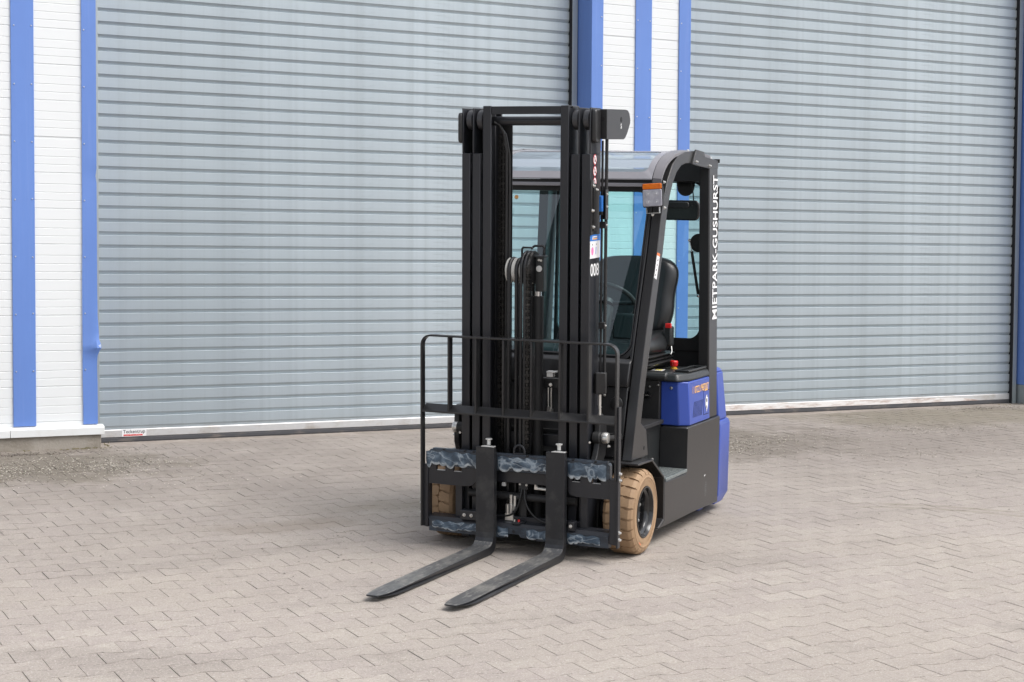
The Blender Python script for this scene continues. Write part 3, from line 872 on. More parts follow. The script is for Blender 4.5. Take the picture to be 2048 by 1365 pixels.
# ---- battery box, blue cheek panels, seat deck
mk('battery_front', MB().box(-.415, .415, .705, .735, .55, .835), 'matte_black', bevel=.004)
mk('battery_box', MB().box(-.414, .414, .736, 1.385, .50, .845), 'matte_black')
for s in (1, -1):
    bot = [(s*.414, .735), (s*.522, .735), (s*.5735, .775), (s*.5735, 1.172), (s*.414, 1.172)]
    top = [(s*.414, .727), (s*.514, .727), (s*.5645, .765), (s*.5665, 1.165), (s*.414, 1.165)]
    bp = mk('cheek_panel', MB().prism(bot, .5865, .832, 'z', poly2=top), 'blue_paint', bevel=.006, label='blue cheek panel beside the battery')
    if s > 0:
        def sidept(y, z, off=.0012):      # on the outer side face
            t = (z - .5865) / .2455
            xb = .5735; xt = .5645 + (y - .765) / .40 * .002
            return (xb + (xt - xb) * t + off, y, z)
        # louvre: eight slanting slots
        for k in range(8):
            y = .835 + k * .0235
            a = [sidept(y, .625), sidept(y + .0062, .625), sidept(y + .0062 + .028, .712), sidept(y + .028, .712)]
            mk('louvre_slot', MB().hexa(a, [(p[0] - .006, p[1], p[2]) for p in a]), 'dark_void', parent=bp)
        # service flap
        for (y0, y1, z0, z1) in ((1.045, 1.165, .756, .759), (1.045, 1.048, .622, .757), (1.045, 1.145, .620, .623)):
            a = [sidept(y0, z0), sidept(y1, z0), sidept(y1, z1), sidept(y0, z1)]
            mk('flap_joint', MB().hexa(a, [(p[0] - .004, p[1], p[2]) for p in a]), 'dark_void', parent=bp)
        # eye-shaped white label with symbols
        ey = [(1.105 + .026*cos(t)*(1 if True else 1), .690 + .042*sin(t)) for t in [2*pi*i/20 for i in range(20)]]
        ey[15] = (1.098, .632)
        mk('service_label', MB().add([sidept(y, z, .0022) for y, z in ey], [tuple(range(20))]), 'sticker_white', parent=bp)
        for (cy, cz, ry, rz) in ((1.103, .700, .011, .013), (1.112, .722, .006, .005), (1.098, .662, .007, .009)):
            mk('symbol', MB().add([sidept(cy + ry*cos(2*pi*i/8), cz + rz*sin(2*pi*i/8), .003) for i in range(8)], [tuple(range(8))]), 'lettering', parent=bp)
        up = Vector(sidept(.9, .80)) - Vector(sidept(.9, .60))
        tm = text_mesh('07221/987007', .040, .262, .006, mat_=M['print_orange'], name='phone_number')
        place_text(tm, 'lettering', bp, sidept(.865, .760, .0028), (.004, 1, .028), up)
        hs_ = [(.840 + .009*cos(radians(a)), .781 + .021*sin(radians(a))) for a in range(90, 271, 20)] + [(.840 + .004*cos(radians(a)), .781 + .015*sin(radians(a))) for a in range(270, 89, -20)]
        mk('telephone_symbol', MB().add([sidept(y, z, .0018) for y, z in hs_], [tuple(range(len(hs_)))]), 'print_orange', parent=bp)
        a = [sidept(1.063, .757, .0016), sidept(1.124, .7575, .0016), sidept(1.124, .7635, .0016), sidept(1.063, .763, .0016)]
        mk('underline', MB().add(a, [(0, 1, 2, 3)]), 'print_orange', parent=bp)
        bolt(bp, (.475, .7275, .797), '-y', True).scale = (.7, 1, 1)
deck = mk('seat_deck', MB().prism([(-.566, .79), (-.52, .700), (.52, .700), (.566, .79), (.566, 1.20), (-.566, 1.20)], .834, .878, 'z',
          poly2=[(-.545, .80), (-.505, .722), (.505, .722), (.545, .80), (.545, 1.20), (-.545, 1.20)]), 'plastic', bevel=.014, seg=4)
mk('front_lip', MB().prism([(.690, .842), (.684, .862), (.700, .884), (.74, .888), (.74, .842)], -.50, .455, 'x'), 'plastic', bevel=.010, seg=3)
tray = mk('deck_tray', MB().prism([(.455, .80), (.535, .82), (.535, 1.17), (.50, 1.18)], .8785, .8805, 'z'), 'dark_void')
mk('tray_rim', MB().ring([(.470, .84, .880), (.535, .84, .880), (.535, 1.16, .880), (.470, 1.16, .880)], [(.462, .825, .880), (.546, .825, .880), (.546, 1.175, .880), (.462, 1.175, .880)], .012, (0, 0, 1)), 'plastic', bevel=.004)
es = mk('emergency_stop', MB().lathe([(.020, .878), (.020, .884), (.0135, .886), (.0135, .896), (0, .896)], (.395, 1.02, 0), 'z', 24), 'yellow', smooth=30)
MB().lathe([(.0, .893), (.019, .893), (.0215, .899), (.0215, .908), (.0235, .911), (.0235, .920), (.020, .9255), (0, .927)], (.395, 1.02, 0), 'z', 24).build('push_button', M['red'], es, smooth=30)
stk = mk('warning_sticker', MB().add([(.315, .83, .8795), (.385, .835, .8795), (.375, .93, .8795), (.305, .925, .8795)], [(0, 1, 2, 3)]), 'sticker_white')
MB().add([(.335, .855, .880), (.372, .858, .880), (.365, .915, .880), (.328, .912, .880)], [(0, 1, 2, 3)]).build('yellow_field', M['sticker_yellow'], stk)
# key switch on the battery front
ks = mk('key_switch', MB().lathe([(.021, 0), (.021, -.006), (.014, -.008), (.012, -.003), (0, -.003)], (.345, .705, .752), 'y', 20), 'black_gloss', smooth=30)
MB().box(.335, .355, .694, .700, .748, .755).build('key', M['zinc'], ks)
bolt(TR, (.355, .705, .800), '-y', False); bolt(TR, (.405, .705, .812), '-y', False)

# ---- counterweight
low_b = [(-.577, 1.388), (-.577, 1.60), (-.52, 1.69), (.52, 1.69), (.577, 1.60), (.577, 1.388)]
cw = MB()
cw.prism([(x*.985, y - .02) for x, y in low_b], .045, .105, 'z', poly2=low_b)
cw.prism(low_b, .1052, .520, 'z')
cw.prism(low_b, .5202, .545, 'z', poly2=[(x*.97, 1.388 if y < 1.4 else y - .02) for x, y in low_b])
cwo = mk('counterweight', MB().add(*(lambda V: V)(([
    *[(x*.96, (y if y < 1.4 else y - .05), .045) for x, y in low_b],
    *[(x, y, .105) for x, y in low_b], *[(x, y, .520) for x, y in low_b],
    *[(x*.985, (1.388 if y < 1.4 else y - .014), .548) for x, y in low_b]],
    [tuple(range(6))[::-1], tuple(range(18, 24))] + [(r*6 + i, r*6 + (i+1) % 6, (r+1)*6 + (i+1) % 6, (r+1)*6 + i) for r in range(3) for i in range(6)]))), 'blue_paint', bevel=.006)
up_b = [(-.565, 1.392), (-.565, 1.57), (-.50, 1.64), (.50, 1.64), (.565, 1.57), (.565, 1.392)]
mk('engine_hood', MB().prism(up_b, .549, .835, 'z', poly2=[(x*.965, 1.392 if y < 1.4 else y - .045) for x, y in up_b])
   .prism([(x*.965, 1.392 if y < 1.4 else y - .045) for x, y in up_b], .8352, .858, 'z', poly2=[(x*.94, 1.405 if y < 1.4 else y - .07) for x, y in up_b]), 'blue_paint', bevel=.010, seg=3)
mk('rear_wheel_guard', MB().prism([(1.20, .10), (1.215, .045), (1.26, .022), (1.34, .022), (1.40, .10)], -.50, .50, 'x'), 'blue_paint', bevel=.006)
mk('rear_wheel', MB().lathe([(.0, -.09), (.15, -.09), (.2, -.08), (.21, -.05), (.21, .05), (.2, .08), (.15, .09), (0, .09)], (0, 1.22, .17), 'x', 40), 'rubber', smooth=30)

# ---- overhead guard
def xside(z):      # outer face leans in slightly towards the roof
    return .555 - .035 * max(0, min(1, (z - .5) / 1.6))
outer = [(-.055, .4885), (.040, .84), (.135, 1.15), (.275, 1.56), (.325, 1.74), (.372, 1.86), (.430, 1.95), (.505, 2.03), (.60, 2.082), (.72, 2.108), (.92, 2.122)]
inner = [(.92, 2.052), (.76, 2.048), (.66, 2.030), (.58, 1.99), (.52, 1.935), (.47, 1.86), (.430, 1.77), (.375, 1.56), (.232, 1.15), (.128, .84), (.083, .672), (.175, .628), (.215, .4885)]
def shell(poly, s, wid):
    n = len(poly); mb = MB()
    xo = (lambda z: .517) if s > 0 else (lambda z: .440 + .020*(z - .5))
    V = [(s*xo(z), y, z) for y, z in poly] + [(s*(xo(z) - (wid if s > 0 else .03)), y, z) for y, z in poly]
    return mb.add(V, [tuple(range(n)), tuple(range(n, 2*n))[::-1]] + [(i, (i+1) % n, n + (i+1) % n, n + i) for i in range(n)])
for s in (1, -1):
    gp = mk('guard_pillar', shell(outer + inner, s, .052), 'black_paint', bevel=.003)
    if s > 0: mk('round_hole', MB().cyl((s*.518, .145, .535), (s*.510, .145, .535), .011, 16), 'dark_void', parent=gp)
    # seal strip between pillar and windscreen
    P = [Vector((s*(.462 if s > 0 else .435), .042 + .0, .84)), Vector((s*.462, .137, 1.15)), Vector((s*.462, .277, 1.56)), Vector((s*.462, .345, 1.78)), Vector((s*.462, .395, 1.88))]
    mk('pillar_seal', MB().tube([p + Vector((-s*.012, .012, 0)) for p in P], .010, 8), 'rubber', smooth=60)
    mk('inner_pillar_flange', MB().hexa([(s*(.464 if s > 0 else .425), -.03, .50), (s*(.43 if s > 0 else .41), .0, .50), (s*(.43 if s > 0 else .41), .03, .50), (s*(.464 if s > 0 else .425), .03, .50)], [(s*.464, .392, 1.90), (s*.43, .405, 1.90), (s*.43, .43, 1.90), (s*.464, .43, 1.90)]), 'black_paint', bevel=.003)
    # rear pillar
    b = [(s*.562, 1.192, .583), (s*.562, 1.362, .583), (s*.508, 1.362, .583), (s*.508, 1.192, .583)]
    t = [(s*.527, 1.180, 2.040), (s*.527, 1.346, 2.040), (s*.473, 1.346, 2.040), (s*.473, 1.180, 2.040)]
    rpil = mk('rear_pillar', MB().hexa(b, t), 'black_paint', bevel=.006)
    mk('pillar_shade', MB().hexa([(s*.556, 1.186, .60), (s*.556, 1.1915, .60), (s*.500, 1.1915, .60), (s*.500, 1.186, .60)], [(s*.521, 1.175, 2.03), (s*.521, 1.180, 2.03), (s*.468, 1.180, 2.03), (s*.468, 1.175, 2.03)]), 'dark_void')  # added dark sheet: cab shade painted onto the pillar's front face
    # gusset plate joining side arch and rear pillar
    gx0, gx1 = sorted((s*.5175, s*.5285))
    gus = mk('roof_gusset', MB().prism([(.835, 2.045), (.90, 2.128), (1.055, 2.122), (1.075, 2.095), (1.345, 2.083), (1.345, 2.035), (1.20, 2.030), (.95, 2.038)], gx0, gx1, 'x'), 'black_paint', bevel=.002)
    if s > 0:
        for (y, z) in ((.905, 2.060), (1.17, 2.046)):
            bolt(gus, (gx1, y, z), 'x', True)
        for (y, z) in ((.83, 2.115), (1.29, 2.09)): bolt(TR, (.50, y, z), 'z', True)
mk('rear_roof_beam', MB().box(-.46, .46, 1.24, 1.352, 1.955, 2.010).box(.12, .470, 1.20, 1.2399, 1.955, 2.062), 'black_paint', bevel=.006)
mk('rear_edge_strip', MB().box(-.50, .534, 1.352, 1.362, 2.07, 2.092).box(.528, .536, 1.352, 1.364, 1.56, 1.93), 'matte_black', kind=None)
# roof: curved front, dark frame with a clear pane let in
rp_prof = [(.318, 1.948), (.345, 1.985), (.385, 2.022), (.43, 2.05), (.48, 2.072), (.55, 2.092), (.64, 2.106), (.78, 2.117), (.95, 2.122), (1.22, 2.112)]
def roof_at(t):
    L = [0]
    for i in range(1, len(rp_prof)): L.append(L[-1] + hypot(rp_prof[i][0]-rp_prof[i-1][0], rp_prof[i][1]-rp_prof[i-1][1]))
    t = max(0, min(1, t)) * L[-1]
    for i in range(1, len(L)):
        if t <= L[i] + 1e-9:
            k = (t - L[i-1]) / (L[i] - L[i-1])
            return (rp_prof[i-1][0] + k*(rp_prof[i][0]-rp_prof[i-1][0]), rp_prof[i-1][1] + k*(rp_prof[i][1]-rp_prof[i-1][1]))
    return rp_prof[-1]
def roof_ring(o, i, lift, name, mt, thick=.012):
    O = [(x, *roof_at(t)) for x, t in o]; I = [(x, *roof_at(t)) for x, t in i]
    O = [(x, y, z + lift) for x, y, z in O]; I = [(x, y, z + lift) for x, y, z in I]
    return mk(name, MB().ring(I, O, -thick, (0, 0, 1)), mt, smooth=30)
N_, M_ = 5, 14
RO = rrect(-.462, .462, .0, 1.0, .001, N_, M_)
RI = rrect(-.425, .425, .048, .365, .035, N_, M_)
RO = rrect(-.462, .462, .0, .40, .001, N_, M_)
RI2 = rrect(-.425, .425, .445, .93, .035, N_, M_); RO2 = rrect(-.462, .462, .4001, 1.0, .001, N_, M_)
def scale_corner(r): return r
roof_ring(RO, RI, 0, 'roof_frame', 'roof_paint', .006)
roof_ring(RO2, RI2, 0, 'roof_frame', 'roof_paint', .006)
mbp = MB()
for i in range(20):
    t0 = .044 + .90*i/20; t1 = .044 + .90*(i+1)/20
    y0, z0 = roof_at(t0); y1, z1 = roof_at(t1)
    mbp.add([(-.430, y0, z0 - .004), (.430, y0, z0 - .004), (.430, y1, z1 - .004), (-.430, y1, z1 - .004)], [(0, 1, 2, 3)])
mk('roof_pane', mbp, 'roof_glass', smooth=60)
for s in (1, -1):   # broad rounded top strips over the side arches
    a = [roof_at(k/20) for k in range(21)]
    V = [(s*.467, y, z + .004) for y, z in a] + [(s*.5165, y, z - .004 if k > 1 else z) for k, (y, z) in enumerate(a)] + [(s*.5165, y, z - .02) for y, z in a] + [(s*.467, y, z - .02) for y, z in a]
    n = 21; F = []
    for r in range(4):
        q = (r + 1) % 4
        F += [(r*n + k, r*n + k + 1, q*n + k + 1, q*n + k) for k in range(n - 1)]
    F += [(0, n, 2*n, 3*n), (n-1, 4*n-1, 3*n-1, 2*n-1)]
    mk('arch_cover', MB().add(V, F), 'arch_paint', smooth=30)
mk('roof_front_gutter', MB().box(-.462, .462, .328, .36, 1.925, 1.941), 'dark_void')
mk('front_header', MB().box(-.462, .462, .322, .36, 1.905, 1.9245), 'roof_paint', bevel=.003)
mk('header_gap', MB().box(-.462, .462, .35, .40, 1.88, 1.905), 'dark_void')

# ---- windscreen
WS = Matrix(((1, 0, 0, 0), (0, .2961, -.9552, .07), (0, .9552, .2961, .84), (0, 0, 0, 1)))   # local x, v(up the screen), n(forward-up)
def wsp(x, v, n=0): return WS @ Vector((x, v, n))
wf = MB()
I = rrect(-.428, .430, .185, 1.088, .07, 8, 2); O_ = rrect(-.458, .458, .150, 1.118, .09, 8, 2)
I2 = rrect(-.436, .438, .177, 1.096, .075, 8, 2)
wsf = MB().ring([wsp(*p, .014) for p in I2], [wsp(*p, .010) for p in O_], -.03, WS.to_3x3() @ Vector((0, 0, 1)))
ws_root = mk('windscreen_frame', wsf, 'black_paint', bevel=.004)
MB().ring([wsp(*p, .016) for p in I], [wsp(*p, .020) for p in I2], -.02, WS.to_3x3() @ Vector((0, 0, 1))).build('rubber_seal', M['rubber'], ws_root, smooth=40)
mk('windscreen', MB().add([wsp(*p, .004) for p in rrect(-.432, .434, .181, 1.092, .07, 8, 1)], [tuple(range(36))]), 'glass')
# wiper and washer details
mk('wiper_arm', MB().tube([wsp(-.395, .62, .018), wsp(-.352, .955, .022)], .006, 8).box(0, 0, 0, 0, 0, 0) if False else MB().tube([wsp(-.398, .50, .018), wsp(-.372, .80, .024), wsp(-.352, .985, .022)], .006, 8), 'rubber', smooth=40)
mk('orange_dot', MB().lathe([(0, 0), (.012, 0), (.012, .002)], wsp(-.338, 1.045, .006), 'y', 14), 'sticker_orange')
dm = MB()
for k in range(34):      # dotted ceramic print along the screen's edge
    t = k / 33; a = wsp(.345 - .115 * 0 - .0, .19 + .86*t, .006)
# cowl and front bulkhead
mk('cowl', MB().prism([(.093, 1.003), (.060, .985), (.030, .90), (.030, .86), (.12, .86), (.14, 1.0)], -.42, .458, 'x'), 'black_paint', bevel=.006)
blk = mk('front_bulkhead', MB().prism([(.040, .858), (-.035, .50), (.06, .50), (.13, .858)], -.41, .455, 'x'), 'black_paint', bevel=.004)
mk('round_cover', MB().lathe([(.036, 0), (.034, -.006), (.030, -.008), (0, -.008)], (.405, .008, .775), 'y', 28), 'black_paint', smooth=30)
bolt(TR, (.335, .018, .815), '-y', True); bolt(TR, (.318, .005, .752), '-y', True)
# dash, steering, seat seen through the glass
mk('dashboard', MB().prism([(.12, .86), (.20, 1.03), (.34, 1.07), (.42, 1.02), (.36, .72), (.12, .62)], -.40, .40, 'x'), 'plastic', bevel=.02, seg=3)
mk('steering_column', MB().cyl((.160, .34, .95), (.160, .49, 1.25), .045, 16), 'plastic', bevel=.004)
sw = empty('steering_wheel', TR); sw.location = (.160, .50, 1.275); sw.rotation_euler = (radians(-40), 0, 0)
MB().lathe([(.165 + .013*cos(2*pi*i/10), .013*sin(2*pi*i/10)) for i in range(10)], (0, 0, 0), 'z', 40, closed=True).build('steering_rim', M['rubber'], sw, smooth=60)
for a in (0, 120, 240):
    MB().cyl((0, 0, -.01), (.16*cos(radians(a)), .16*sin(radians(a)), 0), .012, 8).build('spoke', M['rubber'], sw, smooth=60)
MB().lathe([(0, .01), (.04, .008), (.045, -.02), (0, -.02)], (0, 0, 0), 'z', 20).build('hub', M['rubber'], sw, smooth=40)
mk('display_unit', MB().hexa([(.225, .42, 1.08), (.345, .42, 1.08), (.345, .45, 1.08), (.225, .45, 1.08)], [(.225, .44, 1.22), (.345, .44, 1.22), (.345, .46, 1.22), (.225, .46, 1.22)]), 'plastic', bevel=.012)
mk('lever_console', MB().box(.27, .36, .42, .60, .86, 1.03), 'plastic', bevel=.02, seg=3)

# ---- seat
seat = empty('driver_seat', TR); seat.location = (.108, 0, .008)
def loft(name, secs, mt, parent, smooth=60):
    """secs: list of closed loops, equal counts"""
    n = len(secs[0]); mb = MB(); V = [p for s_ in secs for p in s_]
    F = [(r*n + i, r*n + (i+1) % n, (r+1)*n + (i+1) % n, (r+1)*n + i) for r in range(len(secs)-1) for i in range(n)]
    F += [tuple(range(n))[::-1], tuple(range((len(secs)-1)*n, len(secs)*n))]
    o = mb.add(V, F).build(name, M[mt], parent, smooth=smooth)
    sb = o.modifiers.new('sub', 'SUBSURF'); sb.levels = 1; sb.render_levels = 2
    return o
def sec_back(z, hw, yf, yb):
    return [(-hw, yf + .02, z), (-hw*.75, yf - .03, z), (-hw*.45, yf + .012, z), (0, yf + .02, z), (hw*.45, yf + .012, z), (hw*.75, yf - .03, z), (hw, yf + .02, z), (hw*.97, yb - .03, z), (hw*.6, yb, z), (-hw*.6, yb, z), (-hw*.97, yb - .03, z)]
loft('backrest', [sec_back(1.06, .20, 1.06, 1.17), sec_back(1.10, .235, 1.04, 1.18), sec_back(1.20, .262, 1.055, 1.19), sec_back(1.28, .250, 1.07, 1.20), sec_back(1.38, .272, 1.09, 1.21),
                  sec_back(1.45, .268, 1.105, 1.215), sec_back(1.495, .215, 1.12, 1.215), sec_back(1.512, .13, 1.14, 1.21)], 'leather', seat)
def sec_cush(y, hw, z0, z1):
    return [(-hw, y, z0), (-hw*1.02, y, (z0+z1)/2), (-hw*.85, y, z1 + .012), (-hw*.5, y, z1 - .018), (0, y, z1 - .012), (hw*.5, y, z1 - .018), (hw*.85, y, z1 + .012), (hw*1.02, y, (z0+z1)/2), (hw, y, z0), (hw*.5, y, z0 - .01), (-hw*.5, y, z0 - .01)]
loft('seat_cushion', [sec_cush(.66, .19, .985, 1.03), sec_cush(.69, .235, .965, 1.06), sec_cush(.80, .25, .96, 1.075), sec_cush(.95, .255, .96, 1.08), sec_cush(1.05, .25, .96, 1.09), sec_cush(1.12, .22, .97, 1.12)], 'leather', seat)
for k, z in enumerate((.898, .920, .942)):
    w_ = .232 - .006*(k % 2)
    MB().prism(rrect(-w_, w_, .70, 1.16, .03, 3), z, z + .012, 'z', poly2=rrect(-w_ - .018, w_ + .018, .68, 1.18, .03, 3)).prism(rrect(-w_ - .018, w_ + .018, .68, 1.18, .03, 3), z + .0122, z + .021, 'z', poly2=rrect(-w_, w_, .70, 1.16, .03, 3)).build('bellows_fold', M['rubber'], seat, bevel=.003)
MB().box(-.20, .20, .74, 1.12, .878, .90).build('seat_base', M['matte_black'], seat, bevel=.004)
MB().box(.225, .275, .99, 1.05, 1.00, 1.115).build('belt_buckle_holder', M['plastic'], seat, bevel=.010)
MB().box(.238, .274, .985, 1.0, 1.105, 1.132).build('belt_buckle', M['red'], seat, bevel=.004)
MB().tube([(.268, 1.02, 1.00), (.275, 1.01, .97), (.272, 1.0, .955)], .004, 6).build('adjuster_lever', M['zinc'], seat, smooth=40)

# ---- rear window with frame, gas strut, mirror
RW = 1.315
fr_o = rrect(-.47, .470, .96, 2.03, .02, 8, 2); fr_i = rrect(-.455, .452, 1.035, 1.950, .07, 8, 2)
rwf = mk('rear_window_frame', MB().ring([(x, RW, z) for x, z in fr_i], [(x, RW, z) for x, z in fr_o], .03, (0, 1, 0)), 'matte_black', bevel=.003)
MB().cyl((.345, RW - .004, 1.925), (.345, RW + .004, 1.925), .052, 24).box(.29, .40, RW - .004, RW + .004, 1.93, 1.99).build('hinge_lobe', M['matte_black'], rwf, bevel=.002)
MB().cyl((.435, RW - .004, 1.600), (.435, RW + .004, 1.600), .055, 24).build('strut_lobe', M['matte_black'], rwf, bevel=.002)
mk('rear_window', MB().add([(x, RW + .015, z) for x, z in fr_i], [tuple(range(len(fr_i)))]), 'glass')
mk('rear_bulkhead', MB().box(-.49, .49, RW + .01, RW + .06, .84, .98), 'matte_black', bevel=.004)
gs = mk('gas_strut', MB().tube([(.402, RW - .03, 1.55), (.448, RW - .03, 1.30)], .0085, 10), 'rubber', smooth=50)
MB().tube([(.386, RW - .03, 1.615), (.404, RW - .03, 1.545)], .0035, 8).build('strut_rod', M['chrome'], gs, smooth=50)
MB().lathe([(0, -.01), (.008, -.008), (.010, 0), (.008, .008), (0, .01)], (.386, RW - .03, 1.615), 'y', 12).build('ball_end', M['chrome'], gs, smooth=50)
MB().lathe([(0, -.01), (.008, -.008), (.010, 0), (.008, .008), (0, .01)], (.451, RW - .03, 1.29), 'y', 12).build('ball_end', M['chrome'], gs, smooth=50)
mk('cable', MB().tube([(.385, RW - .02, 1.96), (.395, RW - .02, 1.90), (.410, RW - .03, 1.80)], .004, 6), 'hose')
mir = mk('rear_view_mirror', MB().prism(rrect(.300, .532, 1.728, 1.848, .030, 5), .985, 1.02, 'y', poly2=rrect(.310, .522, 1.738, 1.838, .028, 5)), 'black_gloss', bevel=.012, seg=4)
MB().prism(rrect(.345, .470, 1.800, 1.835, .015, 4), .977, .986, 'y').build('mirror_rib', M['plastic'], mir, bevel=.005)
MB().tube([(.33, .995, 1.805), (.40, .75, 1.83), (.485, .47, 1.85)], .009, 8).build('mirror_arm', M['black_gloss'], mir, smooth=50)

# ---- work light on the left pillar
LM = Matrix.Translation((.4885, .258, 1.862)) @ Matrix.Rotation(radians(-4), 4, 'Y') @ Matrix.Rotation(radians(4), 4, 'Z')
wl = mk('work_light', MB(LM).prism(rrect(-.056, .056, -.066, .064, .010, 4), 0, .050, 'y', poly2=rrect(-.048, .048, -.055, .052, .012, 4)), 'rubber', bevel=.004)
MB(LM).prism(rrect(-.051, .0515, .030, .0595, .006, 3), -.010, -.0005, 'y').build('indicator_lens', M['orange_lens'], wl, bevel=.003)
MB(LM).prism(rrect(-.051, .0515, -.060, .0285, .006, 3), -.009, -.0005, 'y').build('lamp_lens', M['clear_lens'], wl, bevel=.003)
for (a, b) in ((-.023, .006), (.023, .006), (-.023, -.037), (.023, -.037)):
    MB(LM).lathe([(0, -.0115), (.005, -.0112), (.0055, -.0095)], (a, 0, b), 'y', 12).lathe([(.0095, -.0092), (.0102, -.0106), (.0110, -.0092)], (a, 0, b), 'y', 16).build('led', M['led'], wl, smooth=40)
MB(LM).box(-.040, -.037, .005, .025, -.094, -.062).box(.030, .033, .005, .025, -.094, -.062).box(-.040, .033, .003, .027, -.097, -.094).build('lamp_bracket', M['zinc'], wl)
b_ = bolt(wl, LM @ Vector((-.006, .012, -.100)), 'z', True); b_.rotation_euler = (0, pi/2, 0)
bolt(wl, LM @ Vector((.055, .02, -.070)), 'x', True)
bolt(TR, (.537, .292, 1.930), 'x', True)

# stickers on the front pillar, name on the rear pillar
def face_quad(name, pts, mt, parent=None): return mk(name, MB().add(pts, [tuple(range(len(pts)))]), mt, parent=parent)
def pp(y, z): return (.5182, y, z)
pst = face_quad('pillar_sticker', [pp(.232, 1.4275), pp(.275, 1.4158), pp(.319, 1.5362), pp(.270, 1.5452)], 'sticker_white')
face_quad('orange_tip', [pp(.270, 1.5455), pp(.319, 1.5365), pp(.3225, 1.5525), pp(.274, 1.560)], 'signal_orange', pst)
for k in range(4):
    y, z = .2515 + k*.0115, 1.437 + k*.026
    face_quad('symbol', [(.5188, y - .004, z), (.5188, y + .006, z - .002), (.5188, y + .009, z + .009), (.5188, y, z + .010)], 'lettering', pst)
tx = text_mesh('MIETPARK-GUSHURST', .098, .838, .018, mat_=M['print_white'], name='name', spacing=1.02)
def rpx(z): return .562 - .035 * (z - .583) / 1.492
zb0 = 1.158
updir = Vector((rpx(1.9) - rpx(1.1), 0, .8)).normalized()
place_text(tx, 'lettering', TR, (rpx(zb0) + .0022, 1.338, zb0), updir, (0, -1, 0))

# ------------------------------------------------------------------ mast (tilted 2.4 degrees forward)
DF = -.24       # front of the rails
TOP_CUT = 2.062
def rail(name, x0, x1, side, h0, h1, cut, web_out=True, depth=.150, front=DF):
    """channel section: front and rear flange with a web on the outer side; flange cut back at the head for the rollers"""
    s = side; a, b = sorted((s*x0, s*x1)); wx = (s*x1, s*x1 - s*.013) ; wa, wb = sorted(wx)
    mb = MB()
    hc = cut if cut else h1
    outl = [(s*x1, front), (s*x0, front), (s*x0, front + .016), (s*x1 - s*.013, front + .019), (s*x1 - s*.013, front + depth - .019), (s*x0, front + depth - .016), (s*x0, front + depth), (s*x1, front + depth)]
    mb.prism(outl, h0, hc, 'z')
    if cut:
        mb.prism([(s*x1, front), (s*x1 - s*.008, front), (s*x1 - s*.008, front + depth - .045), (s*x0, front + depth - .045), (s*x0, front + depth), (s*x1, front + depth)], hc + .0001, h1, 'z')
    return mk(name, mb, 'mast_paint', bevel=.003, mast=True)
for s in (1, -1):
    r1 = rail('outer_rail', .3065, .3515, s, .06, 2.292, TOP_CUT)
    r2 = rail('middle_rail', .2490, .2925, s, .07, 2.292, TOP_CUT)
    r3 = rail('inner_rail', .1900, .2340, s, .08, 2.303, None)
    for (xa, xb) in ((.300, .3375), (.2415, .2785)):
        a, b = sorted((s*xa, s*xb))
        mk('mast_roller', MB().lathe([(0, a), (.044, a), (.048, a+.004), (.048, b-.004), (.044, b), (0, b)], (0, DF + .055, 2.235), 'x', 32), 'roller', mast=True, smooth=35) if 'roller' in M else None
M['roller'] = mat('roller', (.05, .05, .054), .38, .3)
for s in (1, -1):
    for (xa, xb) in ((.3015, .3365), (.2435, .2780)):
        a, b = sorted((s*xa, s*xb))
        mk('mast_roller', MB().lathe([(0, a), (.046, a), (.050, a+.004), (.050, b-.004), (.046, b), (0, b)], (0, DF + .062, 2.232), 'x', 32), 'roller', mast=True, smooth=35)
mk('mast_crossbar', MB().box(-.189, .189, DF + .004, DF + .03, 2.261, 2.3005), 'mast_paint', bevel=.002, mast=True)
mk('mast_tie_tube', MB().cyl((-.235, DF + .085, 2.228), (.235, DF + .085, 2.228), .0235, 20), 'mast_paint', mast=True, smooth=40)
mk('mast_top_plate', MB().box(-.245, -.16, DF + .03, DF + .10, 2.292, 2.300).box(.16, .245, DF + .03, DF + .10, 2.292, 2.300), 'mast_paint', mast=True, bevel=.001, kind=None)
for z in (.12, .55, 1.15, 1.75):
    mk('mast_rear_brace', MB().box(-.348, .348, DF + .136, DF + .150, z, z + .06), 'mast_paint', bevel=.002, mast=True) if z in (.12, .55) else None
# head brackets on the outer rails
brk = mk('head_bracket', MB().prism(rrect(DF + .006, DF + .085, 2.118, 2.285, .022, 4), .352, .376, 'x'), 'black_paint', bevel=.006, mast=True)
MB().prism([(.362, 2.150), (.362, 2.272), (.372, 2.286), (.4045, 2.286), (.4045, 2.136), (.376, 2.136)], -.153, -.147, 'y').build('bracket_face', M['black_paint'], brk, bevel=.001)
MB().prism([(-.1468, 2.136), (-.1468, 2.286), (.130, 2.290), (.165, 2.287), (.190, 2.272), (.204, 2.245), (.204, 2.222), (.160, 2.170), (.128, 2.145), (.105, 2.138)], .3985, .4045, 'x').build('bracket_side', M['black_paint'], brk, bevel=.001)
MB().cyl((.4052, .062, 2.238), (.400, .062, 2.238), .014, 20).build('bracket_hole', M['dark_void'], brk)
MB().cyl((.382, -.1538, 2.236), (.382, -.150, 2.236), .0115, 20).build('bracket_hole', M['dark_void'], brk)
_n = text_mesh('S', .026, .016, .02, mat_=M['print_white'], name='mark')
place_text(_n, 'lettering', brk, (.4056, .052, 2.192), (0, 1, 0), (0, 0, 1))
mk('head_bracket', MB().prism(rrect(DF - .006, DF + .060, 2.115, 2.270, .020, 4), -.373, -.352, 'x'), 'black_paint', bevel=.006, mast=True)

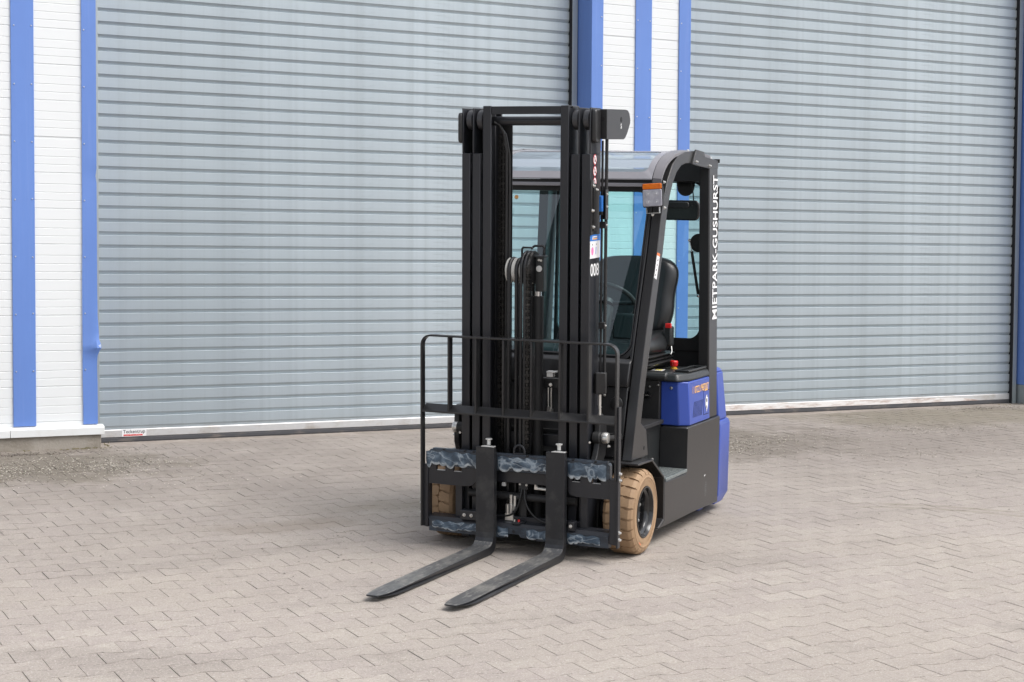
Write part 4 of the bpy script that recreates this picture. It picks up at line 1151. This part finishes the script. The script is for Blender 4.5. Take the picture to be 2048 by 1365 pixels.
# lift cylinder, crosshead, hose reel pulleys, chains
lc = mk('lift_cylinder', MB().cyl((.041, -.15, .16), (.041, -.15, 1.335), .0275, 24), 'matte_black', mast=True, smooth=40)
MB().cyl((.041, -.15, 1.336), (.041, -.15, 1.42), .016, 16).build('piston_rod', M['chrome'], lc, smooth=40)
MB().box(.004, .014, -.182, -.170, 1.338, 1.362).box(.034, .040, -.182, -.170, 1.338, 1.362).build('fitting', M['zinc'], lc)
ch = mk('crosshead', MB().box(.030, .076, -.170, -.125, 1.36, 1.545).box(.020, .080, -.18, -.12, 1.535, 1.545), 'plastic', mast=True, bevel=.003)
MB().cyl((.052, -.1735, 1.478), (.052, -.170, 1.478), .016, 20).build('pin_head', M['zinc_white'], ch)
bolt(ch, (.050, -.170, 1.522), '-y', False); bolt(ch, (.062, -.170, 1.520), '-y', False)
bolt(ch, (.016, -.175, 1.405), '-y', False)
def pulley(x0, x1, mt, hc, r, grooves):
    w = (x1 - x0) / grooves; prof = [(0, x0)]
    for k in range(grooves):
        a = x0 + k*w
        prof += [(r, a + .0005), (r, a + w*.18), (r - .010, a + w*.34), (r - .010, a + w*.66), (r, a + w*.82), (r, a + w - .0005)]
    prof += [(0, x1)]
    return mk('pulley', MB().lathe(prof, (0, -.145, hc), 'x', 40), mt, mast=True, smooth=35)
pulley(-.122, -.036, 'pulley_white', 1.462, .066, 2)
pulley(-.032, .026, 'matte_black', 1.478, .080, 2)
def loop(x, hc, r, rad, mt, name, back=.0):
    A = [(x, -.145 + r*cos(radians(a)), hc + r*sin(radians(a))) for a in range(180, -1, -12)]
    pts = [(x, -.145 - r, .16), (x, -.145 - r, .8)] + A + [(x, -.145 + r, .9), (x, -.145 + r, .3)]
    return mk(name, MB().tube(pts, rad, 8), mt, mast=True, smooth=50)
for x in (-.100, -.058): loop(x, 1.462, .062, .0105, 'hose', 'hydraulic_hose')
for x in (-.024, -.004): loop(x, 1.478, .082, .0092, 'hose', 'hydraulic_hose')
def chain(x, d, h0, h1, w=.016, arcc=None):
    mb = MB(); h = h0; k = 0
    while h < h1:
        ww = w*1.15 if k % 2 else w*.55
        mb.box(x - ww/2, x + ww/2, d - .006, d + .006, h, h + .0145)
        if k % 2 == 0:
            mb.cyl((x - w*.62, d, h + .008), (x + w*.62, d, h + .008), .0035, 6)
        h += .0165; k += 1
    return mk('lift_chain', mb, 'chain', mast=True, kind='stuff')
chain(.013, -.226, .15, 1.50, .020)
mk('chain_backing', MB().box(-.205, -.128, -.104, -.100, .4, 2.22), 'dark_void', mast=True)  # dark sheets added behind the chains to keep the gaps between links dark
mk('chain_backing', MB().box(-.001, .028, -.212, -.209, .16, 1.44), 'dark_void', mast=True)
mk('chain_arc', MB().tube([(.013, -.145 + .081*cos(radians(a)), 1.478 + .081*sin(radians(a))) for a in range(195, 60, -12)], .010, 6), 'chain', mast=True, smooth=50)
chain(-.176, -.150, .50, 2.16, .018); chain(-.158, -.150, .50, 2.14, .010)
mk('chain_hose', MB().tube([(-.150, -.135, .5), (-.148, -.135, 1.9), (-.150, -.135, 2.08), (-.160, -.150, 2.17), (-.175, -.165, 2.21), (-.200, -.175, 2.22)], .0085, 8), 'hose', mast=True, smooth=50)
mk('chain_hose', MB().tube([(-.140, -.120, .5), (-.137, -.120, 1.9), (-.140, -.120, 2.06), (-.152, -.140, 2.16), (-.175, -.160, 2.20)], .0075, 8), 'hose', mast=True, smooth=50)
mk('reel_guard', MB().tube([(-.052, -.150, 1.50), (-.052, -.150, 1.575), (-.045, -.150, 1.583), (.000, -.150, 1.583), (.006, -.150, 1.575)], .006, 8)
   .tube([(.000, -.130, 1.585), (.012, -.130, 1.592), (.055, -.130, 1.592), (.062, -.130, 1.585), (.062, -.130, 1.52)], .006, 8), 'matte_black', mast=True, smooth=50, kind=None)
# free-lift cylinder and rods lower down
mk('valve_block', MB().box(-.10, .19, -.10, -.06, .855, .905), 'matte_black', mast=True, bevel=.003)
vb = mk('hose_clamp', MB().box(.085, .120, -.14, -.11, .918, .940).box(.085, .135, -.145, -.105, .940, .948), 'zinc_white', mast=True, bevel=.002)
bolt(TR, mpt(.100, -.12, .875), '-y', True)
for x in (.088, .104): mk('brake_line', MB().tube([(x, -.12, .86), (x, -.12, .80), (x + .002, -.12, .70)], .0045, 8), 'zinc', mast=True, smooth=50)
mk('line_fitting', MB().cyl((.090, -.12, .70), (.090, -.12, .76), .010, 6).cyl((.106, -.12, .70), (.106, -.12, .75), .010, 6), 'zinc', mast=True, kind=None)
# valve bracket and pipe on the outer side of the right-hand rail group
vp = mk('mast_pipe', MB().tube([(.392, -.115, .95), (.392, -.115, 1.30), (.392, -.115, 2.14)], .0085, 10), 'matte_black', mast=True, smooth=50)
mk('mast_pipe', MB().tube([(.372, -.118, .95), (.371, -.118, 1.30), (.371, -.118, 2.13)], .0060, 8), 'matte_black', mast=True, smooth=50)
vbk = mk('valve_bracket', MB().box(.352, .360, DF - .002, DF + .030, 1.66, 1.935).box(.360, .366, DF + .02, DF + .06, 1.68, 1.915), 'black_paint', mast=True, bevel=.002)
mk('valve_bracket', MB().box(.361, .398, -.115, -.111, 1.735, 1.885).box(.398, .403, -.150, -.111, 1.735, 1.885), 'black_paint', mast=True, bevel=.002)
mk('solenoid', MB().box(.366, .388, -.165, -.140, 1.775, 1.855), 'sticker_blue', mast=True, bevel=.003)
mk('solenoid_plug', MB().box(.366, .388, -.163, -.141, 1.758, 1.774), 'plastic', mast=True, bevel=.002)
mk('tension_spring', MB().cyl((.366, -.200, 1.70), (.366, -.200, 1.88), .018, 16), 'black_paint', mast=True, smooth=40)
for (x, d, h) in ((.362, -.222, 1.905), (.362, -.222, 1.700), (.372, -.205, 1.885)): bolt(vbk, (x, d, h), 'x', True)
bolt(vbk, (.362, DF + .005, 1.782), 'x', True); bolt(vbk, (.403, -.135, 1.862), 'x', False); bolt(vbk, (.403, -.135, 1.800), 'x', False)
for h in (1.69, 1.18):
    cl = mk('pipe_clamp', MB().box(.366, .398, -.138, -.112, h, h + .034), 'matte_black', mast=True, bevel=.002)
    bolt(cl, (.398, -.125, h + .017), 'x', False)
tc_ = mk('tilt_sensor_cover', MB().prism([(.356, -.150), (.356, -.165), (.370, -.172), (.412, -.150), (.412, -.128), (.356, -.128)], .850, .958, 'z'), 'black_paint', mast=True, bevel=.003)
mk('hydraulic_coupling', MB().cyl((.378, -.145, .79), (.378, -.145, .845), .011, 6).cyl((.379, -.145, .77), (.379, -.145, .79), .0085, 10).cyl((.380, -.145, .70), (.380, -.145, .77), .009, 6), 'zinc', mast=True, kind=None)
# mast pivots: curved brackets either side with tilt cylinder eyes
for s in (1, -1):
    a, b = sorted((s*.362, s*.392)) if s > 0 else (-.432, -.402)
    pv = mk('mast_pivot', MB().prism([(-.29, .46), (-.25, .44), (-.16, .47), (-.10, .52), (-.085, .60), (-.10, .70), (-.16, .74), (-.20, .72), (-.20, .60), (-.23, .53)] if s > 0 else [(-.13, .46), (-.165, .50), (-.185, .54), (-.188, .60), (-.188, .70), (-.17, .735), (-.10, .74), (-.06, .60), (-.06, .46)], a, b, 'x'), 'black_paint', bevel=.004)
    MB().cyl((s*.36, -.205, .62), (s*.40, -.205, .62), .030, 24).build('pivot_boss', M['matte_black'], pv, bevel=.004)
    bolt(pv, (s*.362, -.262, .60), '-y', False).scale = (1, 1, 1)
    tcy = mk('tilt_cylinder', MB().cyl((s*.415, -.17, .615), (s*.43, -.02, .60), .016, 16).cyl((s*.425, -.06, .603), (s*.44, .08, .59), .026, 16), 'matte_black', smooth=40, kind=None)
    MB().lathe([(0, -.018), (.026, -.016), (.030, -.006), (.030, .006), (.026, .016), (0, .018)], (s*.418, -.185, .618), 'x', 24).build('cylinder_eye', M['zinc'], tcy, smooth=35)
    bolt(tcy, (s*.43, -.175, .575), 'x' if s > 0 else '-x', True)
# stickers on the side face of the right-hand outer rail (seen at the picture's right)
XS = .3527
def mq(name, pts, mt, parent=None):
    return mk(name, MB().add([(XS + o, d, h) for d, h, o in pts], [tuple(range(len(pts)))]), mt, mast=(parent is None), parent=parent)
for k, h in enumerate((2.035, 1.978, 1.921)):
    c = [(DF + .062 + .0245*cos(2*pi*i/24), h + .0265*sin(2*pi*i/24)) for i in range(24)]
    c2 = [(DF + .062 + .0205*cos(2*pi*i/24), h + .0225*sin(2*pi*i/24)) for i in range(24)]
    so = mq('prohibition_sticker', [(a, b, 0) for a, b in c], 'sticker_red')
    mq('white_field', [(a, b, .0005) for a, b in c2], 'sticker_white', so)
    mq('pictogram', [(DF + .055, h - .012, .001), (DF + .066, h - .010, .001), (DF + .064, h + .012, .001), (DF + .058, h + .010, .001)], 'lettering', so)
    mq('red_slash', [(DF + .045, h + .014, .0014), (DF + .048, h + .017, .0014), (DF + .080, h - .014, .0014), (DF + .077, h - .017, .0014)], 'sticker_red', so)
d0, d1 = DF + .003, DF + .147
so = mq('instruction_sticker', [(d0, 1.541, 0), (d1, 1.541, 0), (d1, 1.660, 0), (d0, 1.660, 0)], 'sticker_white')
mq('blue_header', [(d0, 1.628, .0006), (d1, 1.628, .0006), (d1, 1.660, .0006), (d0, 1.660, .0006)], 'sticker_blue', so)
mq('logo', [(d0 + .040, 1.635, .001), (d0 + .100, 1.635, .001), (d0 + .100, 1.643, .001), (d0 + .040, 1.643, .001)], 'sticker_orange', so)
mq('logo', [(d0 + .040, 1.646, .001), (d0 + .100, 1.646, .001), (d0 + .100, 1.652, .001), (d0 + .045, 1.652, .001)], 'sticker_white', so)
mq('logo', [(d0 + .028, 1.635, .001), (d0 + .037, 1.636, .001), (d0 + .041, 1.653, .001), (d0 + .032, 1.651, .001)], 'sticker_white', so)
mq('pink_disc', [(d0 + .034 + .016*cos(2*pi*i/16), 1.578 + .021*sin(2*pi*i/16), .0008) for i in range(16)], 'sticker_pink', so)
mq('pictogram', [(d0 + .080, 1.562, .0008), (d0 + .086, 1.562, .0008), (d0 + .090, 1.595, .0008), (d0 + .083, 1.598, .0008)], 'sticker_blue', so)
for dd in (.033, .090): mq('pictogram', [(d0 + dd - .004, 1.607, .0008), (d0 + dd + .004, 1.607, .0008), (d0 + dd + .004, 1.614, .0008), (d0 + dd - .004, 1.614, .0008)], 'lettering', so)
nm = text_mesh('008', .064, .122, .016, mat_=M['print_white'], name='number')
holder = empty('fleet_number', TR); holder.rotation_euler = MR
place_text(nm, 'lettering', holder, (XS + .0002, DF + .012, 1.451), (0, 1, 0), (0, 0, 1))

# ------------------------------------------------------------------ carriage, side shift, forks, load backrest
CF = -.325
def cplate(name, poly, d0, d1, mt='mast_paint', bevel=.002, **k):
    return mk(name, MB().prism(poly, d0, d1, 'y'), mt, bevel=bevel, mast=True, **k)
M['greasy_bar'] = mat('greasy_bar', (.024, .030, .040), .3, noise=[((14, 14, 30), (.050, .070, .092), .46, .66, .85), ((40, 40, 60), (.16, .19, .22), .60, .76, .6)])
ub = cplate('upper_fork_bar', [(-.497, .445), (-.497, .510), (-.494, .527), (.492, .527), (.502, .515), (.502, .445)], CF, CF + .038, mt='greasy_bar')
MB().prism([(CF + .002, .5275), (CF + .032, .5275), (CF + .032, .534), (CF + .008, .534)], -.480, .490, 'x').build('hook_rib', M['greasy_bar'], ub, bevel=.0015)
for x in (-.30, -.25, -.42, .05, .30, .42): MB().box(x, x + .012, CF - .001, CF + .012, .5275, .5342).build('latch_notch', M['dark_void'], ub)
lb = cplate('lower_fork_bar', [(-.500, .094), (-.500, .156), (.500, .156), (.500, .094), (.115, .094), (.100, .100), (.02, .104), (.012, .118), (-.048, .118), (-.056, .100), (-.075, .094)], CF, CF + .045, mt='greasy_bar')
MB().prism([(CF, .1562), (CF + .012, .172), (CF + .07, .178), (CF + .07, .15)], -.505, .500, 'x').build('wear_ledge', M['mast_paint'], lb, bevel=.001)
for x in (-.385, -.017, .32): MB().cyl((x, CF - .0008, .132), (x, CF + .002, .132), .008, 14).build('threaded_hole', M['dark_void'], lb)
# grease: thin smears with an irregular lower edge
def smear(name, x0, x1, htop, hmin, hmax, seed, d=CF - .0025, parent=None):
    """thick grease pushed down the bar: rounded tongues of uneven width along the lower edge"""
    rg = random.Random(seed); tongues = []; x = x0
    while x < x1:
        w = rg.uniform(.026, .070); tongues.append((x + w/2, w/2, rg.uniform(.35, 1.0))); x += w * .80
    n = int((x1 - x0) / .004); V = []; R = []
    for i in range(n + 1):
        x = x0 + (x1 - x0) * i / n
        dep = .12
        for c, w, a in tongues:
            q = (x - c) / w
            if abs(q) < 1: dep = max(dep, .10 + a * .9 * sqrt(1 - q*q))
        hb = hmax - (hmax - hmin) * dep
        edge = min(1, i/3, (n-i)/3)
        ht = htop + .004 * sin(x*90 + seed)
        for k, (f, dd, r) in enumerate(((0, 0, .35), (.30, .0025, .1), (.62, .0035, .25), (.84, .0042, .8), (.95, .0028, 1.0), (1, -.0015, 1.0))):
            V.append((x, d - dd*edge, ht + (hb - ht)*f)); R.append(r)
    F = [(i*6 + k, i*6 + k + 1, (i+1)*6 + k + 1, (i+1)*6 + k) for i in range(n) for k in range(5)]
    o = mk(name, MB().add(V, F), 'grease', mast=(parent is None), parent=parent, smooth=60)
    o.data.attributes.new('rim', 'FLOAT', 'POINT').data.foreach_set('value', R)
    return o
smear('grease_smear', -.515, -.218, .519, .425, .475, 1, parent=ub)
smear('grease_smear', -.105, .170, .519, .438, .478, 2, parent=ub)
smear('grease_smear', .280, .485, .519, .420, .470, 3, parent=ub)
smear('grease_smear', -.48, -.218, .150, .098, .125, 4, parent=lb)
smear('grease_smear', -.105, -.048, .149, .096, .120, 5, parent=lb)
smear('grease_smear', .055, .170, .149, .096, .118, 6, parent=lb)
smear('grease_smear', .280, .455, .149, .096, .122, 8, parent=lb)
# hook plates behind, with slots
def hookplate(name, s):
    """plate built round its two open windows"""
    if s < 0: w = ((-.459, -.407), (-.361, -.312)); xl, xr = -.505, -.195
    else: w = ((.297, .344), (.406, .455)); xl, xr = .280, .505
    mb = MB(); d0, d1 = CF + .004, CF + .022
    low = [(-.505, .345), (-.505, .4185), (-.195, .4185), (-.195, .410), (-.255, .352), (-.300, .345)] if s < 0 else [(.280, .4185), (.505, .4185), (.505, .343), (.325, .343), (.290, .352), (.280, .365)]
    mb.prism(low, d0, d1, 'y')
    xs = [xl, w[0][0], w[0][1], w[1][0], w[1][1], xr]
    for k in (0, 2, 4): mb.box(xs[k], xs[k+1], d0, d1, .4186, .4435)
    hp = mk(name, mb, 'mast_paint', mast=True, kind=None)
    for (a, b) in w: MB().box(a + .003, b - .003, d0 + .001, d1, .4187, .4200).build('window_edge', M['zinc_white'], hp)
    return hp
hookplate('hook_plate', -1); hookplate('hook_plate', 1)
cplate('carriage_beam', [(-.30, .378), (-.30, .437), (.30, .437), (.30, .378)], CF + .040, CF + .065)
cplate('carriage_beam', [(-.34, .170), (-.34, .200), (.34, .200), (.34, .170)], CF + .055, CF + .085)
for s in (1, -1):
    a, b = sorted((s*.504, s*.548))
    sp = mk('carriage_side_plate', MB().prism([(a, .118 if s > 0 else .120), (a, .448), (b, .448), (b, .112)] , CF - .004, CF + .012, 'y').box(*sorted((s*.504, s*.514)), CF + .0121, CF + .05, .13, .448), 'mast_paint', bevel=.002, mast=True, kind=None)
    a, b = sorted((s*.330, s*.368))
    mk('carriage_upright', MB().box(a, b, CF + .045, CF + .07, .150, .4), 'mast_paint', bevel=.002, mast=True)
    a, b = sorted((s*.225, s*.245)) 
mk('latch_box', MB().box(-.315, -.215, CF - .010, CF + .035, .172, .222), 'mast_paint', bevel=.003, mast=True)
for x in (-.292, -.252): bolt(TR, mpt(x, CF - .010, .197), '-y', True)
mk('latch_box', MB().box(.285, .318, CF - .010, CF + .035, .168, .215), 'mast_paint', bevel=.003, mast=True); bolt(TR, mpt(.300, CF - .010, .192), '-y', True)
mk('lifting_eye', MB().tube([(.005 + .030*cos(radians(a)), CF + .018, .545 + .036*sin(radians(a))) for a in range(-40, 221, 13)], .0065, 8), 'mast_paint', mast=True, smooth=50)
mk('eye_base', MB().box(-.022, .032, CF + .008, CF + .028, .5345, .541), 'mast_paint', mast=True, bevel=.002)
# side-shift hoses and fittings inside the frame
for i, pts in enumerate(([(.005, CF + .06, .37), (.000, CF + .045, .30), (-.020, CF + .04, .24), (-.060, CF + .045, .205), (-.125, CF + .05, .195)],
                         [(.020, CF + .06, .37), (.026, CF + .045, .30), (.050, CF + .04, .245), (.095, CF + .045, .200), (.170, CF + .05, .175)])):
    P = []
    for k in range(len(pts) - 1):
        a, b = Vector(pts[k]), Vector(pts[k+1])
        p0 = Vector(pts[k-1]) if k else a; p3 = Vector(pts[k+2]) if k + 2 < len(pts) else b
        for q in range(4):
            t = q/4
            P.append(.5*((2*a) + (-p0 + b)*t + (2*p0 - 5*a + 4*b - p3)*t*t + (-p0 + 3*a - 3*b + p3)*t**3))
    P.append(Vector(pts[-1]))
    mk('side_shift_hose', MB().tube(P, .0055, 8), 'hose', mast=True, smooth=50)
fit_ = mk('hose_fitting', MB().cyl((-.055, CF + .055, .262), (-.055, CF + .055, .312), .0085, 12).cyl((-.034, CF + .055, .256), (-.034, CF + .055, .308), .0085, 12)
          .cyl((-.074, CF + .05, .215), (-.074, CF + .05, .262), .010, 6).cyl((-.055, CF + .05, .215), (-.055, CF + .05, .262), .011, 6).cyl((-.036, CF + .05, .232), (-.036, CF + .05, .256), .010, 6)
          .box(-.085, -.040, CF + .045, CF + .06, .178, .215), 'zinc', mast=True, smooth=30, kind=None)
mk('hose_fitting', MB().cyl((.085, CF + .05, .368), (.085, CF + .05, .390), .008, 6).box(.078, .096, CF + .045, CF + .06, .352, .368).cyl((.096, CF + .052, .358), (.172, CF + .052, .355), .0085, 10), 'zinc', mast=True, smooth=30, kind=None)
mk('hose_fitting', MB().cyl((-.093, CF + .05, .372), (-.093, CF + .05, .395), .006, 6).box(-.103, -.084, CF + .045, CF + .06, .356, .374), 'zinc_white', mast=True, smooth=30, kind=None)
hb = mk('hose_bracket', MB().box(-.012, .040, CF + .05, CF + .06, .345, .382).box(-.006, .030, CF + .058, CF + .066, .2, .345), 'matte_black', mast=True, bevel=.002)
bolt(hb, (-.004, CF + .05, .372), '-y', False); bolt(hb, (.032, CF + .05, .370), '-y', False)
gn = mk('grease_block', MB().prism([(-.030, CF + .05), (-.030, CF - .0), (.012, CF - .0), (.032, CF + .03), (.032, CF + .05)], .170, .183, 'z'), 'mast_paint', mast=True, bevel=.002)
MB().cyl((-.018, CF + .012, .183), (-.018, CF + .012, .194), .006, 10).build('grease_nipple', M['zinc'], gn); MB().cyl((.006, CF + .014, .183), (.006, CF + .014, .194), .006, 10).build('grease_nipple', M['red'], gn)
mk('cylinder_tube', MB().cyl((-.30, CF + .075, .30), (.30, CF + .075, .30), .020, 16), 'matte_black', mast=True, smooth=40)

# forks
def fork(x0, x1):
    shank_f = [mpt(0, -.365, h)[1:] for h in (.570, .50, .30, .125)]
    poly = list(shank_f)
    poly += [(-.373, .082), (-.382, .064), (-.398, .050), (-.425, .0425)]
    poly += [(-.80, .040), (-1.25, .036), (-1.600, .0320)]
    poly += [(-1.600, .0245), (-1.45, .010), (-1.20, .003), (-.44, .0015)]
    poly += [(-.395, .002), (-.362, .010), (-.342, .028), (-.333, .055)]
    poly += [mpt(0, -.325, h)[1:] for h in (.15, .30, .525)]
    poly += [mpt(0, -.332, .555)[1:], mpt(0, -.345, .570)[1:]]
    return poly, x0, x1
def fork_full(x0, x1):
    poly, _, _ = fork(x0, x1)
    P = []
    n = len(poly)
    for i in range(n):
        a = poly[i]; b = poly[(i+1) % n]
        P.append(a)
        cuts = [yc for yc in (-1.44, -1.50, -1.545, -1.575, -1.597) if (a[0] - yc) * (b[0] - yc) < 0]
        cuts.sort(key=lambda c: abs(c - a[0]))
        for c in cuts:
            t = (c - a[0]) / (b[0] - a[0]); P.append((c, a[1] + (b[1]-a[1])*t))
    def xs(y):
        if y > -1.44: return x0, x1
        k = (-1.44 - y) / .172
        return x0 + .022 * k**2.6, x1 - .034 * k**2.4
    n = len(P)
    V = [(xs(y)[0], y, z) for y, z in P] + [(xs(y)[1], y, z) for y, z in P]
    # sides as quads strips are awkward for an L outline; n-gons are flat enough except at the tip
    F = [(i, (i+1) % n, n + (i+1) % n, n + i) for i in range(n)]
    top = [i for i in range(n)]
    return MB().add(V, F + [tuple(range(n)), tuple(range(n, 2*n))[::-1]])
for (x0, x1) in ((-.2135, -.1115), (.174, .276)):
    fk = fork_full(x0, x1).build('fork', M['blade_steel'], TR)
    fk.data.materials.clear(); fk.data.materials.append(M['blade_steel']); fk.data.materials.append(M['fork_steel'])
    for p in fk.data.polygons:
        c = p.center; up_ = p.normal.z > .6 and c.z < .08
        p.material_index = 0 if up_ else 1
    b = fk.modifiers.new('bevel', 'BEVEL'); b.width = .004; b.segments = 2; b.limit_method = 'ANGLE'; b.angle_limit = radians(40)
    xc = x1 - .030
    pin = MB().lathe([(0, .575), (.0095, .575), (.0095, .602), (.0175, .603), (.0175, .608), (0, .609)], (xc - .016, CF + .0, 0), 'z', 20).build('fork_latch', M['zinc_white'], fk, smooth=35, rot=MR)
    MB().hexa([(x0 + .030, -.366, .5705), (x1, -.366, .5705), (x1, -.340, .5705), (x0 + .040, -.340, .5705)], [(x0 + .030, -.366, .5735), (x1, -.366, .5735), (x1, -.340, .5735), (x0 + .040, -.340, .5735)]).build('bare_steel_top', M['zinc_white'], fk, rot=MR)

# load backrest
BD0, BD1 = -.348, -.308
lbk = empty('load_backrest', TR); lbk.rotation_euler = MR
LX0, LX1, LH0, LH1, BT = -.5385, .5420, .120, 1.131, .0095
def strip(path, d0, d1, t):
    """flat bar bent along path (x,h) with thickness t to the inside (left of travel)"""
    n = len(path); inn = []
    for i, p in enumerate(path):
        a = Vector(path[max(0, i-1)]); b = Vector(path[min(n-1, i+1)]); d = (b - a).normalized()
        inn.append((p[0] + d.y * t, p[1] - d.x * t))
    mb = MB()
    V = [(x, d0, h) for x, h in path] + [(x, d0, h) for x, h in inn] + [(x, d1, h) for x, h in path] + [(x, d1, h) for x, h in inn]
    F = []
    for i in range(n - 1):
        F += [(i, i+1, n+i+1, n+i), (2*n+i, 3*n+i, 3*n+i+1, 2*n+i+1), (i, 2*n+i, 2*n+i+1, i+1), (n+i, n+i+1, 3*n+i+1, 3*n+i)]
    F += [(0, n, 3*n, 2*n), (n-1, 3*n-1, 4*n-1, 2*n-1)]
    return mb.add(V, F)
path = [(LX0, LH0), (LX0, .6), (LX0, LH1 - .055)] + [(LX0 + .055 + .055*cos(radians(a)), LH1 - .055 + .055*sin(radians(a))) for a in range(170, 89, -10)] + \
       [(0, LH1)] + [(LX1 - .055 + .055*cos(radians(a)), LH1 - .055 + .055*sin(radians(a))) for a in range(90, -1, -10)] + [(LX1, .70), (LX1, .445)]
strip(path, BD0, BD1, BT).build('outer_frame', M['black_paint'], lbk, bevel=.0018)
for x in (-.3835, -.2307, -.0772, .0768, .2313, .3836):
    MB().box(x, x + .0095, BD0 + .001, BD1 + .006, .7350, LH1 - BT - .0002).build('upright_bar', M['black_paint'], lbk, bevel=.0015)
MB().prism([(BD0, .7245), (BD0, .7345), (BD0 + .048, .7655), (BD0 + .052, .7575)], LX0 + BT + .0003, LX1 - BT - .0003, 'x').build('cross_shelf', M['black_paint'], lbk, bevel=.0015)
MB().box(LX1 + .0005, LX1 + .0105, BD0 + .012, BD1 + .006, .100, .815).build('side_bracket', M['mast_paint'], lbk, bevel=.0015)
for h in (.478, .445, .178, .142): bolt(lbk, (LX1 + .0105, BD0 + .030, h), 'x', True).scale = (1.15, 1.15, 1.15)
for h in (.50, .46, .24, .19): bolt(lbk, (LX0, BD0 + .02, h), '-x', True)

# odds and ends: chassis side details
mk('serial_marks', (lambda mb: [mb.add([(.5762, 1.11 + k % 3 * .010, .135 + (k // 3)*.012), (.5762, 1.117 + k % 3 * .010, .135 + (k//3)*.012), (.5762, 1.117 + k % 3 * .010, .143 + (k//3)*.012), (.5762, 1.11 + k % 3*.010, .143 + (k//3)*.012)], [(0, 1, 2, 3)]) for k in range(21)] and mb)(MB()), 'worn_print' if 'worn_print' in M else 'matte_black', kind=None) if False else None
M['worn_print'] = mat('worn_print', (.16, .16, .16), .5)
mk('worn_marking', (lambda mb: ([mb.add([(.5761, 1.105 + (k % 3)*.011, .140 + (k // 3)*.0125), (.5761, 1.112 + (k % 3)*.011, .140 + (k//3)*.0125), (.5761, 1.112 + (k % 3)*.011, .148 + (k//3)*.0125), (.5761, 1.105 + (k % 3)*.011, .148 + (k//3)*.0125)], [(0, 1, 2, 3)]) for k in range(21) if k not in (4, 11, 18)], mb)[1])(MB()), 'worn_print')
mk('scratch', MB().add([(.5761, 1.085, .262), (.5761, 1.105, .270), (.5761, 1.107, .264), (.5761, 1.088, .257)], [(0, 1, 2, 3)]), 'print_white')
